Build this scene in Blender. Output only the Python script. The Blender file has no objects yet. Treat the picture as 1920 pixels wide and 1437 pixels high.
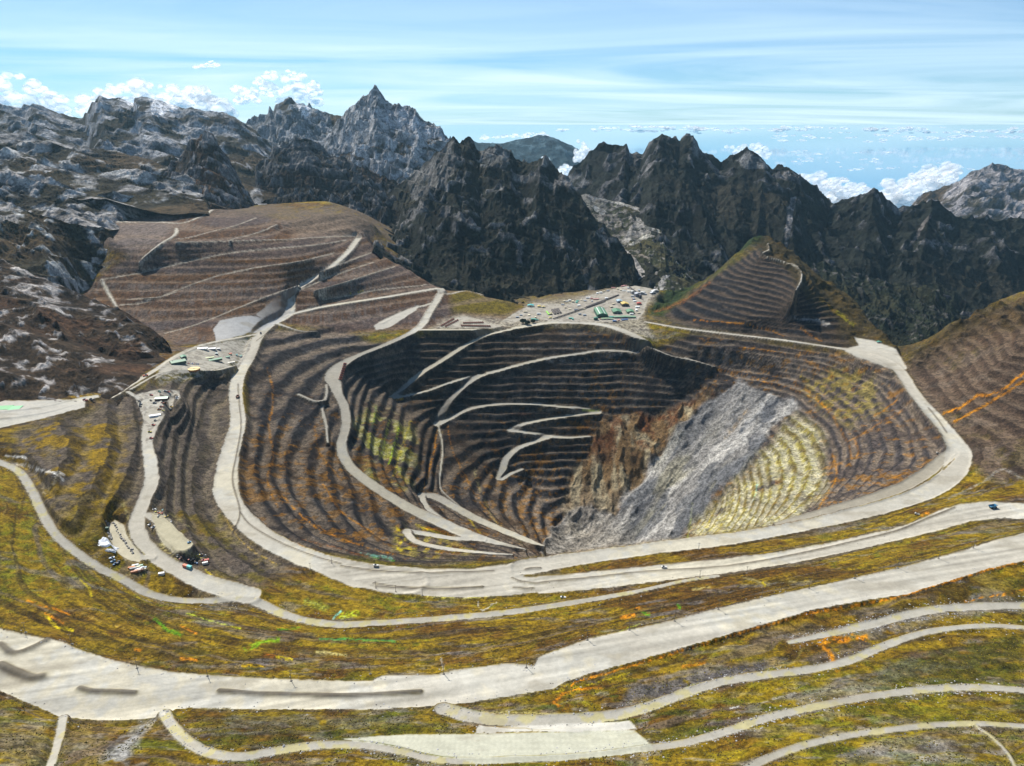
import bpy, math, random, time
import numpy as np
from math import radians, sin, cos, tan, pi
T0=time.time()
random.seed(7)
sc=bpy.context.scene
col=sc.collection
# ------------------------------------------------------------------ camera
H=750.0; F=1334.0; PITCH=radians(20.66)
cam=bpy.data.cameras.new('camera'); camo=bpy.data.objects.new('camera',cam); col.objects.link(camo)
camo.location=(0,0,H); camo.rotation_euler=(radians(90)-PITCH,0,0)
cam.sensor_width=36; cam.lens=F/1920*36; cam.clip_start=5; cam.clip_end=900000
sc.camera=camo
# ------------------------------------------------------------------ sun and sky
SUN_EL=radians(47); SUN_AZ=radians(-36)     # azimuth measured from +Y (away from the viewer) to the right
sun=bpy.data.lights.new('sun','SUN'); sun.energy=5.0; sun.angle=radians(0.53); sun.color=(1.0,0.95,0.86)
suno=bpy.data.objects.new('sun',sun); col.objects.link(suno)
suno.rotation_euler=(radians(90)-SUN_EL,0,pi-SUN_AZ)
w=bpy.data.worlds.new('World'); sc.world=w; w.use_nodes=True
nt=w.node_tree; nt.nodes.clear()
def N(nt,t,**k):
    n=nt.nodes.new(t)
    for a,b in k.items():
        if a=='ins':
            for i,v in b.items(): n.inputs[i].default_value=v
        else: setattr(n,a,b)
    return n
def L(nt,a,b): nt.links.new(a,b)
sky=N(nt,'ShaderNodeTexSky',sky_type='NISHITA',sun_disc=False,sun_elevation=SUN_EL,sun_rotation=SUN_AZ,altitude=2000,air_density=1.0,dust_density=0.3,ozone_density=2.5)
tc=N(nt,'ShaderNodeTexCoord')
sep=N(nt,'ShaderNodeSeparateXYZ'); L(nt,tc.outputs['Generated'],sep.inputs[0])
zz=N(nt,'ShaderNodeMath',operation='ADD',ins={1:0.06}); L(nt,sep.outputs['Z'],zz.inputs[0])
zm=N(nt,'ShaderNodeMath',operation='MAXIMUM',ins={1:0.03}); L(nt,zz.outputs[0],zm.inputs[0])
dx=N(nt,'ShaderNodeMath',operation='DIVIDE'); L(nt,sep.outputs['X'],dx.inputs[0]); L(nt,zm.outputs[0],dx.inputs[1])
dy=N(nt,'ShaderNodeMath',operation='DIVIDE'); L(nt,sep.outputs['Y'],dy.inputs[0]); L(nt,zm.outputs[0],dy.inputs[1])
cmb=N(nt,'ShaderNodeCombineXYZ'); L(nt,dx.outputs[0],cmb.inputs[0]); L(nt,dy.outputs[0],cmb.inputs[1])
mp=N(nt,'ShaderNodeMapping'); mp.inputs['Rotation'].default_value=(0,0,radians(38)); mp.inputs['Scale'].default_value=(0.17,0.34,1); mp.inputs['Location'].default_value=(1.3,0.4,0); L(nt,cmb.outputs[0],mp.inputs[0])
n1=N(nt,'ShaderNodeTexNoise',ins={'Scale':1.0,'Detail':10,'Roughness':0.55,'Distortion':1.1}); L(nt,mp.outputs[0],n1.inputs['Vector'])
r1=N(nt,'ShaderNodeMapRange',ins={'From Min':0.36,'From Max':0.70,'To Min':0.30,'To Max':1.35}); L(nt,n1.outputs['Fac'],r1.inputs['Value'])
th=N(nt,'ShaderNodeMath',operation='MULTIPLY',ins={1:-3.2}); L(nt,zm.outputs[0],th.inputs[0])
ex=N(nt,'ShaderNodeMath',operation='EXPONENT'); L(nt,th.outputs[0],ex.inputs[0])
cf=N(nt,'ShaderNodeMath',operation='MULTIPLY',use_clamp=True); L(nt,ex.outputs[0],cf.inputs[0]); L(nt,r1.outputs[0],cf.inputs[1])
mxc=N(nt,'ShaderNodeMix',data_type='RGBA'); mxc.inputs['B'].default_value=(12.6,16.2,18.4,1)
L(nt,cf.outputs[0],mxc.inputs['Factor'])
tint=N(nt,'ShaderNodeMix',data_type='RGBA',blend_type='MULTIPLY'); tint.inputs['Factor'].default_value=1; tint.inputs['B'].default_value=(0.70,1.22,1.62,1)
L(nt,sky.outputs[0],tint.inputs['A']); L(nt,tint.outputs['Result'],mxc.inputs['A'])
bg=N(nt,'ShaderNodeBackground'); bg.inputs['Strength'].default_value=0.052
L(nt,mxc.outputs['Result'],bg.inputs['Color'])
wo=N(nt,'ShaderNodeOutputWorld'); L(nt,bg.outputs[0],wo.inputs['Surface'])
sc.view_settings.view_transform='Standard'; sc.view_settings.look='None'; sc.view_settings.gamma=1; sc.view_settings.exposure=0.40
sc.cycles.max_bounces=6; sc.cycles.diffuse_bounces=3; sc.cycles.transparent_max_bounces=160

# ------------------------------------------------------------------ survey helpers: a sight line at pixel (px,py) met at height z or distance Y
cp,sp=cos(PITCH),sin(PITCH)
def ray(px,py):
    dx=px-960.0; dy=718.5-py
    return np.array([dx, F*cp+dy*sp, -F*sp+dy*cp])
def P(px,py,z):
    d=ray(px,py); t=(z-H)/d[2]; return np.array([d[0]*t,d[1]*t,z])
def PY(px,py,Y):
    d=ray(px,py); t=Y/d[1]; return np.array([d[0]*t,Y,H+d[2]*t])
def proj(X,Y,Z):
    Zr=Z-H; dep=Y*cp-Zr*sp; up=Y*sp+Zr*cp
    return 960+F*X/dep, 718.5-F*up/dep
# ------------------------------------------------------------------ noise
def _hash(ix,iy,seed):
    h=(ix.astype(np.int64)*374761393+iy.astype(np.int64)*668265263+seed*982451653)&0xffffffff
    h=((h^(h>>13))*1274126177)&0xffffffff
    h=(h^(h>>16))&0xffff
    return h.astype(np.float32)/65535.0
def vnoise(x,y,seed=0):
    x=np.asarray(x,dtype=np.float32); y=np.asarray(y,dtype=np.float32)
    fx=np.floor(x); fy=np.floor(y); tx=x-fx; ty=y-fy
    ix=fx.astype(np.int32); iy=fy.astype(np.int32)
    tx=tx*tx*tx*(tx*(tx*6-15)+10); ty=ty*ty*ty*(ty*(ty*6-15)+10)
    a=_hash(ix,iy,seed); b=_hash(ix+1,iy,seed); c=_hash(ix,iy+1,seed); d=_hash(ix+1,iy+1,seed)
    return (a+(b-a)*tx+(c-a)*ty+(a-b-c+d)*tx*ty)*2-1
def fbm(x,y,o=4,seed=0,g=0.5):
    s=0; a=1; t=0
    for i in range(o):
        c,s_=cos(0.6*i+.3),sin(0.6*i+.3)
        s=s+a*vnoise((x*c-y*s_)*2**i,(x*s_+y*c)*2**i,seed+i*17); t+=a; a*=g
    return s/t
def ridged(x,y,o=5,seed=0,g=0.55):
    s=0; a=1; t=0; wgt=1
    for i in range(o):
        c,s_=cos(0.7*i+.2),sin(0.7*i+.2)
        n=1-np.abs(vnoise((x*c-y*s_)*2**i,(x*s_+y*c)*2**i,seed+i*31)); n=n*n
        s=s+a*n*wgt; t+=a; a*=g; wgt=np.clip(n*1.6,0,1)
    return s/t
def sstep(a,b,x):
    t=np.clip((x-a)/(b-a),0,1); return t*t*(3-2*t)
def catmull(pts,n=6):
    p=np.array(pts,float)
    if len(p)<3: return p
    q=np.vstack([2*p[0]-p[1],p,2*p[-1]-p[-2]]); out=[]
    for i in range(1,len(q)-2):
        for k in range(n):
            t=k/n
            out.append(0.5*((2*q[i])+(-q[i-1]+q[i+1])*t+(2*q[i-1]-5*q[i]+4*q[i+1]-q[i+2])*t*t+(-q[i-1]+3*q[i]-3*q[i+1]+q[i+2])*t**3))
    out.append(q[-2]); return np.array(out)

# ------------------------------------------------------------------ survey of the mine: roads (px,py,height,width in m)
ROADS={
 'ring_west':[(672,447,212,24),(655,470,195,22),(625,498,165,22),(585,525,128,24),(548,550,98,26),(545,575,62,30),(540,592,45,32),(505,612,30,34),(482,635,22,38),(468,670,14,36),(448,705,10,36),(442,740,7,36),(446,790,3,38),(434,840,1,42),(426,880,0,46),(424,925,0,50),(446,965,0,46),(490,1005,0,44),(545,1035,0,46),(605,1058,0,50),(680,1080,0,66),(760,1092,0,72)],
 'ring_west_spur':[(520,607,36,14),(560,620,20,7),(596,622,18,6)],
 'ring_east':[(1210,604,8,14),(1280,616,10,16),(1370,627,12,16),(1460,637,15,16),(1550,650,18,18),(1600,658,20,26),(1650,672,22,36),(1685,695,20,36),(1712,735,16,32),(1745,775,12,36),(1780,815,8,40),(1798,850,5,52),(1785,890,3,48),(1740,922,2,44),(1680,945,1,42),(1600,966,0,40),(1520,984,0,34),(1450,998,0,34),(1380,1010,0,36),(1300,1020,0,38),(1200,1033,0,36),(1110,1045,0,38),(1040,1056,0,40),(980,1066,0,44)],
 'ramp_inner':[(1780,850,2,22),(1740,885,-12,30),(1690,915,-16,30),(1620,940,-20,26),(1540,962,-22,24),(1460,985,-24,18)],
 'north_rim':[(790,619,3,18),(850,619,3,16),(920,618,4,18),(960,616,4,26),(1000,610,5,30),(1040,605,6,34),(1090,606,6,36),(1130,610,4,34),(1165,620,-1,36),(1200,636,-12,36),(1232,655,-32,30),(1260,667,-48,22),(1300,676,-57,14),(1340,688,-72,8)],
 'north_link':[(545,590,46,20),(600,577,56,20),(660,567,62,20),(720,558,62,20),(780,548,62,22),(825,542,62,26),(822,558,45,26),(805,585,25,26),(792,608,8,28),(770,625,-2,28),(720,648,-18,24),(670,668,-34,26),(636,688,-44,46),(624,708,-50,52),(632,735,-60,30),(646,765,-75,26),(648,800,-90,26),(640,835,-104,26),(650,868,-118,28),(680,897,-132,30),(720,925,-146,30),(770,955,-158,32),(820,978,-168,34),(870,1000,-176,34),(920,1015,-184,20),(960,1024,-190,10),(985,1030,-196,5)],
 'green_flank_track':[(828,552,48,10),(850,550,45,7),(875,545,40,6),(905,552,34,4)],
 'dump_spur':[(808,570,36,12),(770,580,28,10),(745,590,22,9),(715,605,16,16)],
 'ramp_b':[(955,619,-2,18),(910,630,-18,16),(870,650,-45,19),(830,676,-80,21),(795,697,-110,23),(768,718,-138,23),(746,738,-165,24),(735,746,-172,22)],
 'ramp_c':[(735,747,-172,20),(770,741,-168,13),(805,732,-156,13),(850,716,-136,14),(890,706,-122,20),(930,697,-110,18),(980,683,-90,18),(1030,672,-75,17),(1085,664,-64,16),(1130,658,-57,16),(1180,660,-57,16),(1230,666,-60,16),(1275,673,-62,15)],
 'ramp_d':[(900,705,-122,22),(875,722,-144,17),(850,745,-175,19),(832,768,-206,22),(820,795,-240,24)],
 'ramp_e':[(820,797,-241,22),(845,785,-228,18),(880,768,-206,17),(930,759,-194,15),(990,758,-193,14),(1050,763,-199,14),(1100,768,-206,17),(1122,773,-212,19)],
 'ramp_f':[(1120,775,-215,17),(1070,780,-222,14),(1020,788,-232,14),(985,795,-241,17),(957,806,-254,20)],
 'ramp_g':[(957,808,-256,18),(990,812,-260,14),(1025,818,-268,20),(1060,821,-271,14),(1105,819,-270,8)],
 'ramp_h':[(1030,820,-270,20),(1000,830,-281,17),(970,842,-295,18),(950,860,-312,20),(942,880,-330,20),(938,898,-345,24),(955,890,-340,13),(980,880,-332,9)],
 'ramp_j':[(790,930,-256,24),(815,932,-262,24),(850,950,-266,22),(890,972,-272,22),(940,994,-280,20),(990,1014,-288,16),(1020,1024,-296,6)],
 'ramp_k':[(790,930,-256,14),(800,952,-240,14),(840,984,-225,10)],
 'near_spur':[(905,1012,-182,14),(850,1010,-173,15),(800,1002,-163,17),(765,997,-153,20)],
 'near_spur_low':[(762,998,-151,20),(778,1015,-142,15),(830,1028,-135,13),(900,1036,-132,10),(960,1040,-132,6)],
 'fall_line_track':[(822,800,-243,7),(830,840,-260,6),(826,880,-272,6),(826,915,-278,6),(850,940,-284,5),(880,965,-290,4)],
 'switchback_left':[(612,722,-52,9),(612,742,-58,9),(604,765,-64,9),(612,800,-72,8),(614,830,-80,6)],
 'side_track_left':[(560,740,-36,12),(590,752,-46,11),(610,750,-52,10)],
 'west_road':[(-40,850,125,14.4),(0,868,116,14.4),(35,885,112,14.4),(60,922,106,14.4),(78,960,100,14.4),(100,998,94,14.4),(135,1030,86,14.4),(180,1062,76,14.4),(225,1085,66,14.4),(275,1112,56,14.4),(320,1124,48,13.7),(380,1128,43,13.0),(440,1126,41,14.4),(480,1130,40,17.3),(520,1148,40,15.8),(570,1164,41,14.4),(640,1172,43,14.4),(720,1168,45,13.0),(800,1163,47,13.0),(880,1156,49,13.0),(960,1148,50,13.0),(1040,1136,50,12.2),(1120,1123,49,10.8),(1200,1108,47,8.6),(1280,1090,44,7.2),(1345,1080,40,8.6)],
 'middle_road':[(285,742,88,30),(288,770,88,40),(279,800,84,26),(276,835,80,22),(282,870,76,26),(284,905,72,26),(270,940,68,24),(257,975,64,26),(262,1008,60,26),(290,1042,54,26),(330,1068,50,28),(380,1092,46,34),(430,1108,43,38),(465,1118,41,40)],
 'yard_track_west':[(285,1045,55,10),(262,1046,58,16),(240,1035,60,22),(222,1010,62,20),(212,985,64,14)],
 'yard_track_east':[(275,965,64,12),(300,980,60,22),(318,1000,58,24),(345,1025,55,26)],
 'plateau_road':[(-30,782,128,40),(40,775,126,44),(100,765,122,40),(155,750,118,32),(200,740,112,12),(222,738,106,12)],
 'valley_road_west':[(205,745,106,24),(245,722,98,18),(290,695,88,16),(330,668,76,15),(370,650,62,14),(410,640,48,14),(455,632,32,13),(475,628,26,14)],
 'yard_link':[(240,735,100,10),(262,748,92,10)],
 'lower_yard_road':[(245,730,100,7),(300,700,88,7),(345,693,76,8),(400,695,55,8),(440,686,26,10)],
 'terrace_road_a':[(-30,1298,140,1)],
 'south_track_a':[(118,1346,146,9),(112,1380,158,8),(100,1420,172,8),(90,1450,182,8)],
 'south_track_b':[(308,1338,140,11.5),(322,1362,150,10.8),(350,1390,162,10.8),(390,1412,172,10.8),(450,1420,177,10.1),(520,1408,174,9.4),(600,1398,172,9.4),(680,1398,172,8.6),(740,1408,175,8.6),(800,1422,180,7.9),(860,1428,183,7.2),(1000,1424,183,6.5),(1100,1418,182,6.5),(1220,1402,180,5.0)],
 'south_track_c':[(830,1330,142,17.3),(880,1344,148,17.3),(950,1352,152,15.8),(1040,1352,154,15.8),(1140,1344,154,14.4),(1220,1325,153,12.2),(1290,1298,153,12.2),(1360,1278,154,10.8),(1440,1266,156,10.8),(1520,1256,158,10.1),(1590,1240,158,10.1),(1650,1215,156,10.1),(1720,1190,153,9.4),(1790,1178,151,8.6),(1860,1174,150,8.6),(1960,1180,150,8.6)],
 'south_track_d':[(1210,1405,180,7.2),(1290,1392,180,7.9),(1370,1370,180,8.6),(1440,1346,180,8.6),(1520,1328,181,8.6),(1600,1312,182,8.6),(1680,1300,182,8.6),(1760,1292,182,9.4),(1840,1290,183,9.4),(1960,1298,185,9.4)],
 'south_track_e':[(1395,1445,208,7.2),(1450,1418,204,7.2),(1520,1395,202,7.2),(1600,1378,201,7.2),(1680,1368,201,6.5),(1760,1360,201,6.5),(1840,1358,202,6.5),(1960,1366,204,6.5)],
 'south_track_f':[(1830,1362,203,2.9),(1862,1385,207,2.9),(1890,1415,213,2.9),(1905,1445,220,2.9)],
 'upper_gravel_band':[(1480,1205,142,6),(1560,1188,141,10),(1640,1170,140,14),(1720,1150,140,14),(1800,1140,140,14),(1960,1135,140,14)],
 'dump_road_a':[(330,428,300,9),(328,440,292,12),(300,458,268,12),(275,478,236,12),(262,490,216,9)],
 'dump_road_b':[(180,415,310,10),(240,416,300,9),(300,417,296,9),(340,418,300,9),(380,405,318,10),(397,394,330,9)],
 'dump_berm_road':[(190,524,158,6),(194,532,146,7),(205,553,116,7),(218,575,94,6)],
 'peak_road':[(1440,455,236,6),(1442,468,228,6),(1430,476,222,5),(1470,490,205,6),(1500,505,190,6),(1502,525,178,6),(1492,545,165,6)],
}
# benches of the waste dump: long pale tracks along the contour
DUMPB=[[(330,454,276),(420,452,272),(520,449,264),(600,445,246),(672,443,216)],
 [(190,524,158),(260,513,172),(340,494,202),(430,475,232),(520,465,240),(600,458,232),(650,450,218)],
 [(225,572,96),(275,567,100),(330,545,128),(400,520,160),(480,502,188),(560,490,198),(625,475,196)],
 [(240,562,108),(300,556,118),(330,548,126)],
 [(310,625,44),(370,608,56),(440,580,84),(500,556,108),(560,535,124)],
 [(330,448,282),(360,444,286),(400,433,298),(450,420,310),(480,408,318)],
 [(430,452,274),(440,447,276),(490,434,288),(520,420,300)],
 [(560,545,106),(600,528,122),(640,512,138),(700,492,150)],
 [(600,566,64),(660,554,72),(710,544,78),(800,534,70)],
 [(590,545,110),(650,528,122),(700,512,130),(740,500,126)],
 [(600,510,158),(640,495,166),(680,480,170),(710,470,160)],
]
# extra height control (px,py,z)
CTRL=[
 # pit contours
 [(470,640,10),(462,700,0),(470,800,-10),(462,900,-10),(500,985,-12),(580,1025,-12),(680,1050,-10),(800,1056,-8),(900,1056,-8),(1020,1042,-6)],
 [(620,620,10),(580,640,0),(560,700,-25),(545,800,-48),(545,900,-58),(600,980,-66),(680,1018,-82),(740,1042,-84),(800,1049,-84),(900,1051,-84)],
 [(650,950,-100),(690,985,-118),(720,1005,-128)],
 [(690,720,-115),(700,780,-140),(715,850,-165),(760,910,-195),(820,950,-225)],
 [(760,770,-190),(775,830,-200),(790,890,-225)],
 [(860,840,-262),(880,900,-300),(930,960,-335),(990,1010,-355)],
 [(900,820,-262),(925,870,-312)],
 [(960,930,-365),(1000,980,-385),(1030,1020,-400)],
 [(990,900,-370),(1020,950,-400),(1040,990,-420)],
 # floor
 [(1060,940,-408),(1075,950,-412),(1060,980,-430),(1050,1010,-440),(1100,1020,-445),(1150,1022,-445),(1190,1022,-438)],
 [(1030,860,-318),(1060,890,-352),(1075,920,-385)],
 [(1105,850,-308),(1100,880,-340),(1100,910,-372)],
 # far wall
 [(760,650,-40),(800,650,-42),(950,645,-38),(1050,640,-32),(1130,638,-30)],
 [(960,735,-162),(1000,720,-141),(1100,715,-134),(1200,705,-122),(1300,710,-108)],
 [(1130,790,-232),(1180,790,-230),(1240,770,-205),(1290,740,-160),(1370,710,-95)],
 # brown cone
 [(1180,800,-242),(1160,840,-285),(1130,890,-350),(1100,935,-400)],
 [(1250,850,-290),(1200,900,-345),(1140,960,-410)],
 # grey slide
 [(1380,715,-96),(1330,800,-210),(1270,880,-300),(1210,960,-385),(1180,1010,-432)],
 [(1450,760,-130),(1430,830,-175),(1380,900,-240),(1320,970,-320),(1260,1015,-385)],
 [(1300,760,-175),(1260,820,-240),(1210,880,-320)],
 # east wall contours
 [(1330,705,-88),(1400,722,-98),(1460,748,-118),(1510,790,-124),(1535,840,-130),(1545,890,-132),(1520,940,-130),(1470,985,-120)],
 [(1300,680,-70),(1420,695,-72),(1520,725,-75),(1580,780,-80),(1605,840,-82),(1600,900,-78),(1550,950,-66)],
 [(1300,645,-12),(1420,660,-18),(1540,680,-20),(1620,715,-28),(1670,770,-34),(1700,830,-36),(1680,890,-32),(1620,930,-30)],
 [(1440,900,-190),(1400,950,-220),(1360,990,-240)],
 # outside west: terraces rising to the left
 [(400,720,14),(370,800,18),(360,900,16),(380,980,14),(460,1050,12),(560,1110,18),(640,1140,28)],
 [(330,720,70),(320,800,60),(320,880,52),(320,960,48),(360,1030,36),(440,1085,30)],
 [(200,770,112),(200,850,108),(195,930,100),(195,990,90),(230,1040,72),(262,1072,62)],
 [(100,800,132),(90,860,132),(110,930,118),(140,990,104)],
 [(0,812,135),(60,800,136)],
 [(-80,900,150),(-60,1000,140),(0,1080,120),(100,1140,112),(200,1180,112),(300,1210,112),(420,1225,108),(560,1235,104),(700,1235,104),(850,1232,104),(1000,1200,102),(1150,1160,98),(1300,1130,92)],
 [(0,1000,118),(80,1060,104),(180,1110,92),(300,1150,80),(420,1170,74),(560,1200,78),(700,1205,78),(850,1195,76),(1000,1172,72),(1150,1145,70),(1300,1110,64),(1450,1078,62),(1600,1048,64),(1750,1020,66),(1920,1000,68)],
 [(1450,1098,108),(1600,1068,110),(1750,1035,112),(1920,985,100)],
 [(760,1130,8),(900,1132,8),(1050,1120,8),(1200,1104,14),(1300,1085,18)],
 # east outside
 [(1450,1008,6),(1550,992,7),(1650,970,9),(1750,940,12),(1850,912,20),(1920,895,28),(2000,880,40)],
 [(1300,1040,8),(1400,1026,10),(1500,1012,12),(1600,990,15),(1700,960,20),(1780,940,25),(1850,930,30),(2000,925,40)],
 [(1840,850,12),(1850,800,35),(1900,760,70),(1960,720,100)],
 [(1730,690,30),(1800,740,45),(1850,700,95),(1920,640,160),(1980,600,200)],
 [(1700,668,36),(1720,652,55),(1760,622,95),(1800,598,125),(1850,572,160),(1885,563,176),(1920,574,180),(2000,570,200)],
 # pit hill
 [(1230,590,14),(1260,580,30),(1330,530,110),(1380,480,180),(1420,434,250),(1440,440,248),(1500,480,190),(1560,530,120),(1600,560,90),(1640,600,60),(1690,650,30)],
 [(1290,600,22),(1380,560,95),(1450,520,160),(1440,480,212)],
 [(1300,612,18),(1400,600,55),(1500,590,80),(1580,600,62),(1600,630,34)],
 [(1400,620,20),(1520,625,35),(1580,640,26)],
 # dump outline
 [(180,540,134),(160,555,120),(240,600,66),(320,640,42)],
 [(300,402,320),(400,392,332),(470,398,316),(530,415,300),(600,405,300),(650,402,290),(700,415,262)],
 [(530,440,262),(620,430,258),(700,432,240)],
 [(690,448,205),(720,480,158),(760,500,120),(800,525,82),(830,540,58),(880,548,40),(960,565,18),(985,575,8)],
 [(200,440,300),(240,470,246),(225,490,212),(205,508,182)],
 [(700,600,20),(640,600,30),(600,600,34)],
 # settlement flat
 [(980,590,6),(1000,572,6),(1090,560,6),(1150,542,8),(1190,535,10),(1215,545,10),(1235,552,12),(1200,580,7),(1100,590,6)],
 [(820,600,6),(880,590,6),(940,600,5)],
 # foreground bottom
 [(-60,1380,185),(200,1390,168),(260,1440,190)],
 [(-60,1450,215),(300,1450,192)],
 [(400,1360,152),(600,1358,152),(800,1352,150)],
 [(640,1437,190),(900,1442,192),(1200,1430,192)],
 [(1300,1430,195),(1200,1450,200)],
 [(1250,1375,168),(1400,1320,167),(1600,1275,168),(1750,1240,167),(1920,1235,168)],
 [(1600,1450,225),(1920,1440,228)],
 [(1180,1310,144),(1400,1240,148),(1600,1180,145),(1750,1115,141),(1920,1085,140)],
]
WORLD_CTRL=[  # ground no sight line reaches: (X,Y,z)
 [(70,1370,-225),(170,1480,-330),(350,1480,-340)],
 [(100,1620,-430),(300,1620,-430),(200,1750,-440)],
 [(500,1500,-240),(600,1500,-180)],
 [(-1900,3900,250),(-1000,3950,310),(-800,3900,250),(-500,3700,60),(0,3600,-60),(400,3700,-60),(700,3700,-80)],
 [(900,3600,-200),(1500,3500,-300),(2000,3400,-350),(2400,3600,-350)],
 [(900,3900,-150),(2600,3900,-300)],
 [(-3000,3900,250),(-2600,3000,160),(-1900,2400,110),(-1500,1900,110)],
 [(1900,3000,-100),(2000,2800,0),(2400,3100,100)],
 [(-400,330,265),(0,330,250),(400,330,255)],
]
CLIFF=[([(690,447,206),(720,476,160),(760,498,122),(800,523,84),(830,539,58),(880,547,40),(985,573,8)],60,55),
 ([(1235,556,26),(1290,517,100),(1350,481,165),(1405,440,240)],70,80),
 ([(1445,437,246),(1500,478,192),(1560,526,124),(1610,568,90),(1650,612,62),(1695,652,34),(1722,650,54),(1760,618,97),(1800,596,127),(1850,570,162),(1885,561,178),(1930,570,185)],80,130),
 ([(1445,437,246),(1500,478,192),(1560,526,124),(1610,568,90),(1650,612,62),(1695,652,34),(1722,650,54),(1760,618,97),(1800,596,127),(1850,570,162),(1885,561,178),(1930,570,185)],300,330)]
# wide level surfaces: outline in pixels, height by (px,z) table along x
POLYS={
 'haul_road':(130,[(-80,1165),(0,1180),(60,1194),(118,1204),(140,1216),(200,1235),(260,1250),(330,1262),(400,1268),(540,1275),(660,1278),(700,1277),(715,1268),(820,1266),(850,1258),(950,1245),(1000,1250),(1010,1233),(1100,1200),(1180,1182),(1260,1165),(1340,1143),(1460,1115),(1600,1085),(1700,1062),(1800,1035),(1860,1015),(1920,1000),(2000,985),(2000,1035),(1920,1052),(1850,1068),(1700,1115),(1600,1130),(1520,1145),(1400,1180),(1280,1215),(1200,1238),(1100,1265),(1060,1280),(1040,1292),(980,1302),(880,1318),(800,1326),(700,1331),(500,1331),(360,1328),(330,1331),(305,1345),(230,1352),(160,1350),(110,1345),(60,1322),(0,1297),(-80,1275)]),
 'ring_south':(0,[(600,1046),(640,1054),(720,1062),(800,1068),(880,1068),(960,1058),(1040,1048),(1080,1055),(1000,1066),(975,1080),(1000,1086),(1020,1110),(940,1118),(870,1122),(800,1118),(740,1110),(700,1100),(640,1080),(590,1058)]),
 'ring_second':(14,[(975,1084),(1060,1078),(1160,1068),(1260,1058),(1360,1049),(1460,1036),(1560,1018),(1640,1000),(1700,985),(1760,958),(1800,946),(1850,941),(1920,945),(2000,950),(2000,995),(1920,974),(1870,972),(1820,978),(1760,995),(1700,1010),(1600,1033),(1500,1054),(1400,1070),(1300,1083),(1200,1095),(1100,1107),(1010,1114)]),
 'pale_pad':(158,[(898,1358),(1000,1356),(1100,1352),(1180,1352),(1195,1368),(1100,1374),(1000,1372),(890,1376)]),
 'net_slope':(None,[(640,1386),(760,1378),(890,1377),(1000,1374),(1190,1370),(1215,1392),(1225,1404),(1200,1412),(1060,1424),(900,1432),(820,1420),(740,1402),(660,1392)]),
 'plant_yard':(6,[(985,577),(1000,568),(1060,572),(1100,556),(1140,545),(1180,535),(1215,540),(1235,550),(1215,560),(1208,585),(1195,600),(1100,605),(1040,604),(1000,596),(960,606),(940,604),(960,590)]),
 'west_yard':(None,[(330,668),(350,655),(385,645),(440,636),(472,634),(468,660),(455,680),(442,690),(400,694),(350,700),(310,700),(290,712),(300,690)]),
 'fan_yard':(88,[(250,742),(262,738),(300,730),(335,733),(340,745),(322,765),(305,785),(295,800),(284,828),(272,828),(270,790),(262,765)]),
 'plateau_yard':(124,[(-80,760),(0,752),(60,752),(130,748),(160,752),(160,764),(60,790),(0,803),(-80,815)]),
 'east_yard':(22,[(1600,632),(1640,640),(1680,655),(1690,672),(1700,690),(1685,700),(1650,685),(1600,668),(1580,655),(1610,648)]),
 'scree_fan':(None,[(400,618),(412,602),(440,595),(470,592),(510,600),(540,592),(520,608),(490,618),(450,630),(405,640)]),
 'grey_flat':(None,[(480,590),(510,565),(540,545),(545,590),(515,600),(490,596)]),
 'dump_yard':(None,[(700,612),(720,600),(745,588),(770,578),(785,572),(780,582),(750,602),(730,615),(705,620)]),
 'parking_north':(6,[(820,614),(850,598),(870,592),(905,602),(940,612),(930,616)]),
 'lower_west_yard':(62,[(205,985),(216,975),(232,985),(240,1010),(262,1035),(262,1055),(235,1050),(215,1030),(203,1008)]),
 'mid_yard':(None,[(283,962),(300,958),(320,975),(332,1000),(348,1018),(366,1036),(360,1044),(325,1038),(300,1015),(290,990)]),
}
# ------------------------------------------------------------------ the survey grid
A0,A1=1.06,0.86
def halfA(Y): return A1+(A0-A1)*np.clip((1500-Y)/1000,0,1)
ys=[330.0]
while ys[-1]<4000:
    y=ys[-1]; d=.0034 if y<1250 else (.0022 if y<2850 else .0036); ys.append(y*(1+d))
ys=np.array(ys); NR=len(ys); NC=1060
ss=np.linspace(-1,1,NC)
YY,SS=np.meshgrid(ys,ss,indexing='ij'); XX=YY*SS*halfA(YY)
XX=XX.astype(np.float64)
# coarse solve on (s, lnY)
GN,GM=420,420
l0,l1=math.log(ys[0]),math.log(ys[-1])
def gidx(X,Y):
    s=X/(Y*halfA(Y)); return (np.log(Y)-l0)/(l1-l0)*(GN-1),(s+1)/2*(GM-1)
cs=[]
def addc(p):
    p=np.asarray(p,float)
    i,j=gidx(p[:,0],p[:,1])
    for k in range(len(p)-1):
        n=int(max(abs(i[k+1]-i[k]),abs(j[k+1]-j[k]))*1.5)+1
        for t in np.linspace(0,1,n+1): cs.append((i[k]+(i[k+1]-i[k])*t,j[k]+(j[k+1]-j[k])*t,p[k,2]+(p[k+1,2]-p[k,2])*t))
ROADW={}
for k,v in ROADS.items():
    if k.startswith('ramp_') and k!='ramp_inner': v=[(a,b,c,d*1.2) for a,b,c,d in v]
    q=[list(P(a,b,c))+[d] for a,b,c,d in v]
    q=catmull(q,6); ROADW[k]=q; addc(q[:,:3])
for v in DUMPB: addc(catmull([P(*p) for p in v],4))
for v in CTRL: addc(catmull([P(*p) for p in v],4) if len(v)>2 else [P(*p) for p in v])
for v in WORLD_CTRL: addc(v)
for pts,dY,dZ in CLIFF:
    q=np.array([P(*p) for p in pts]); f_=(q[:,1]+dY)/q[:,1]; q[:,0]*=f_; q[:,1]*=f_; q[:,2]-=dZ; addc(q)
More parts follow.
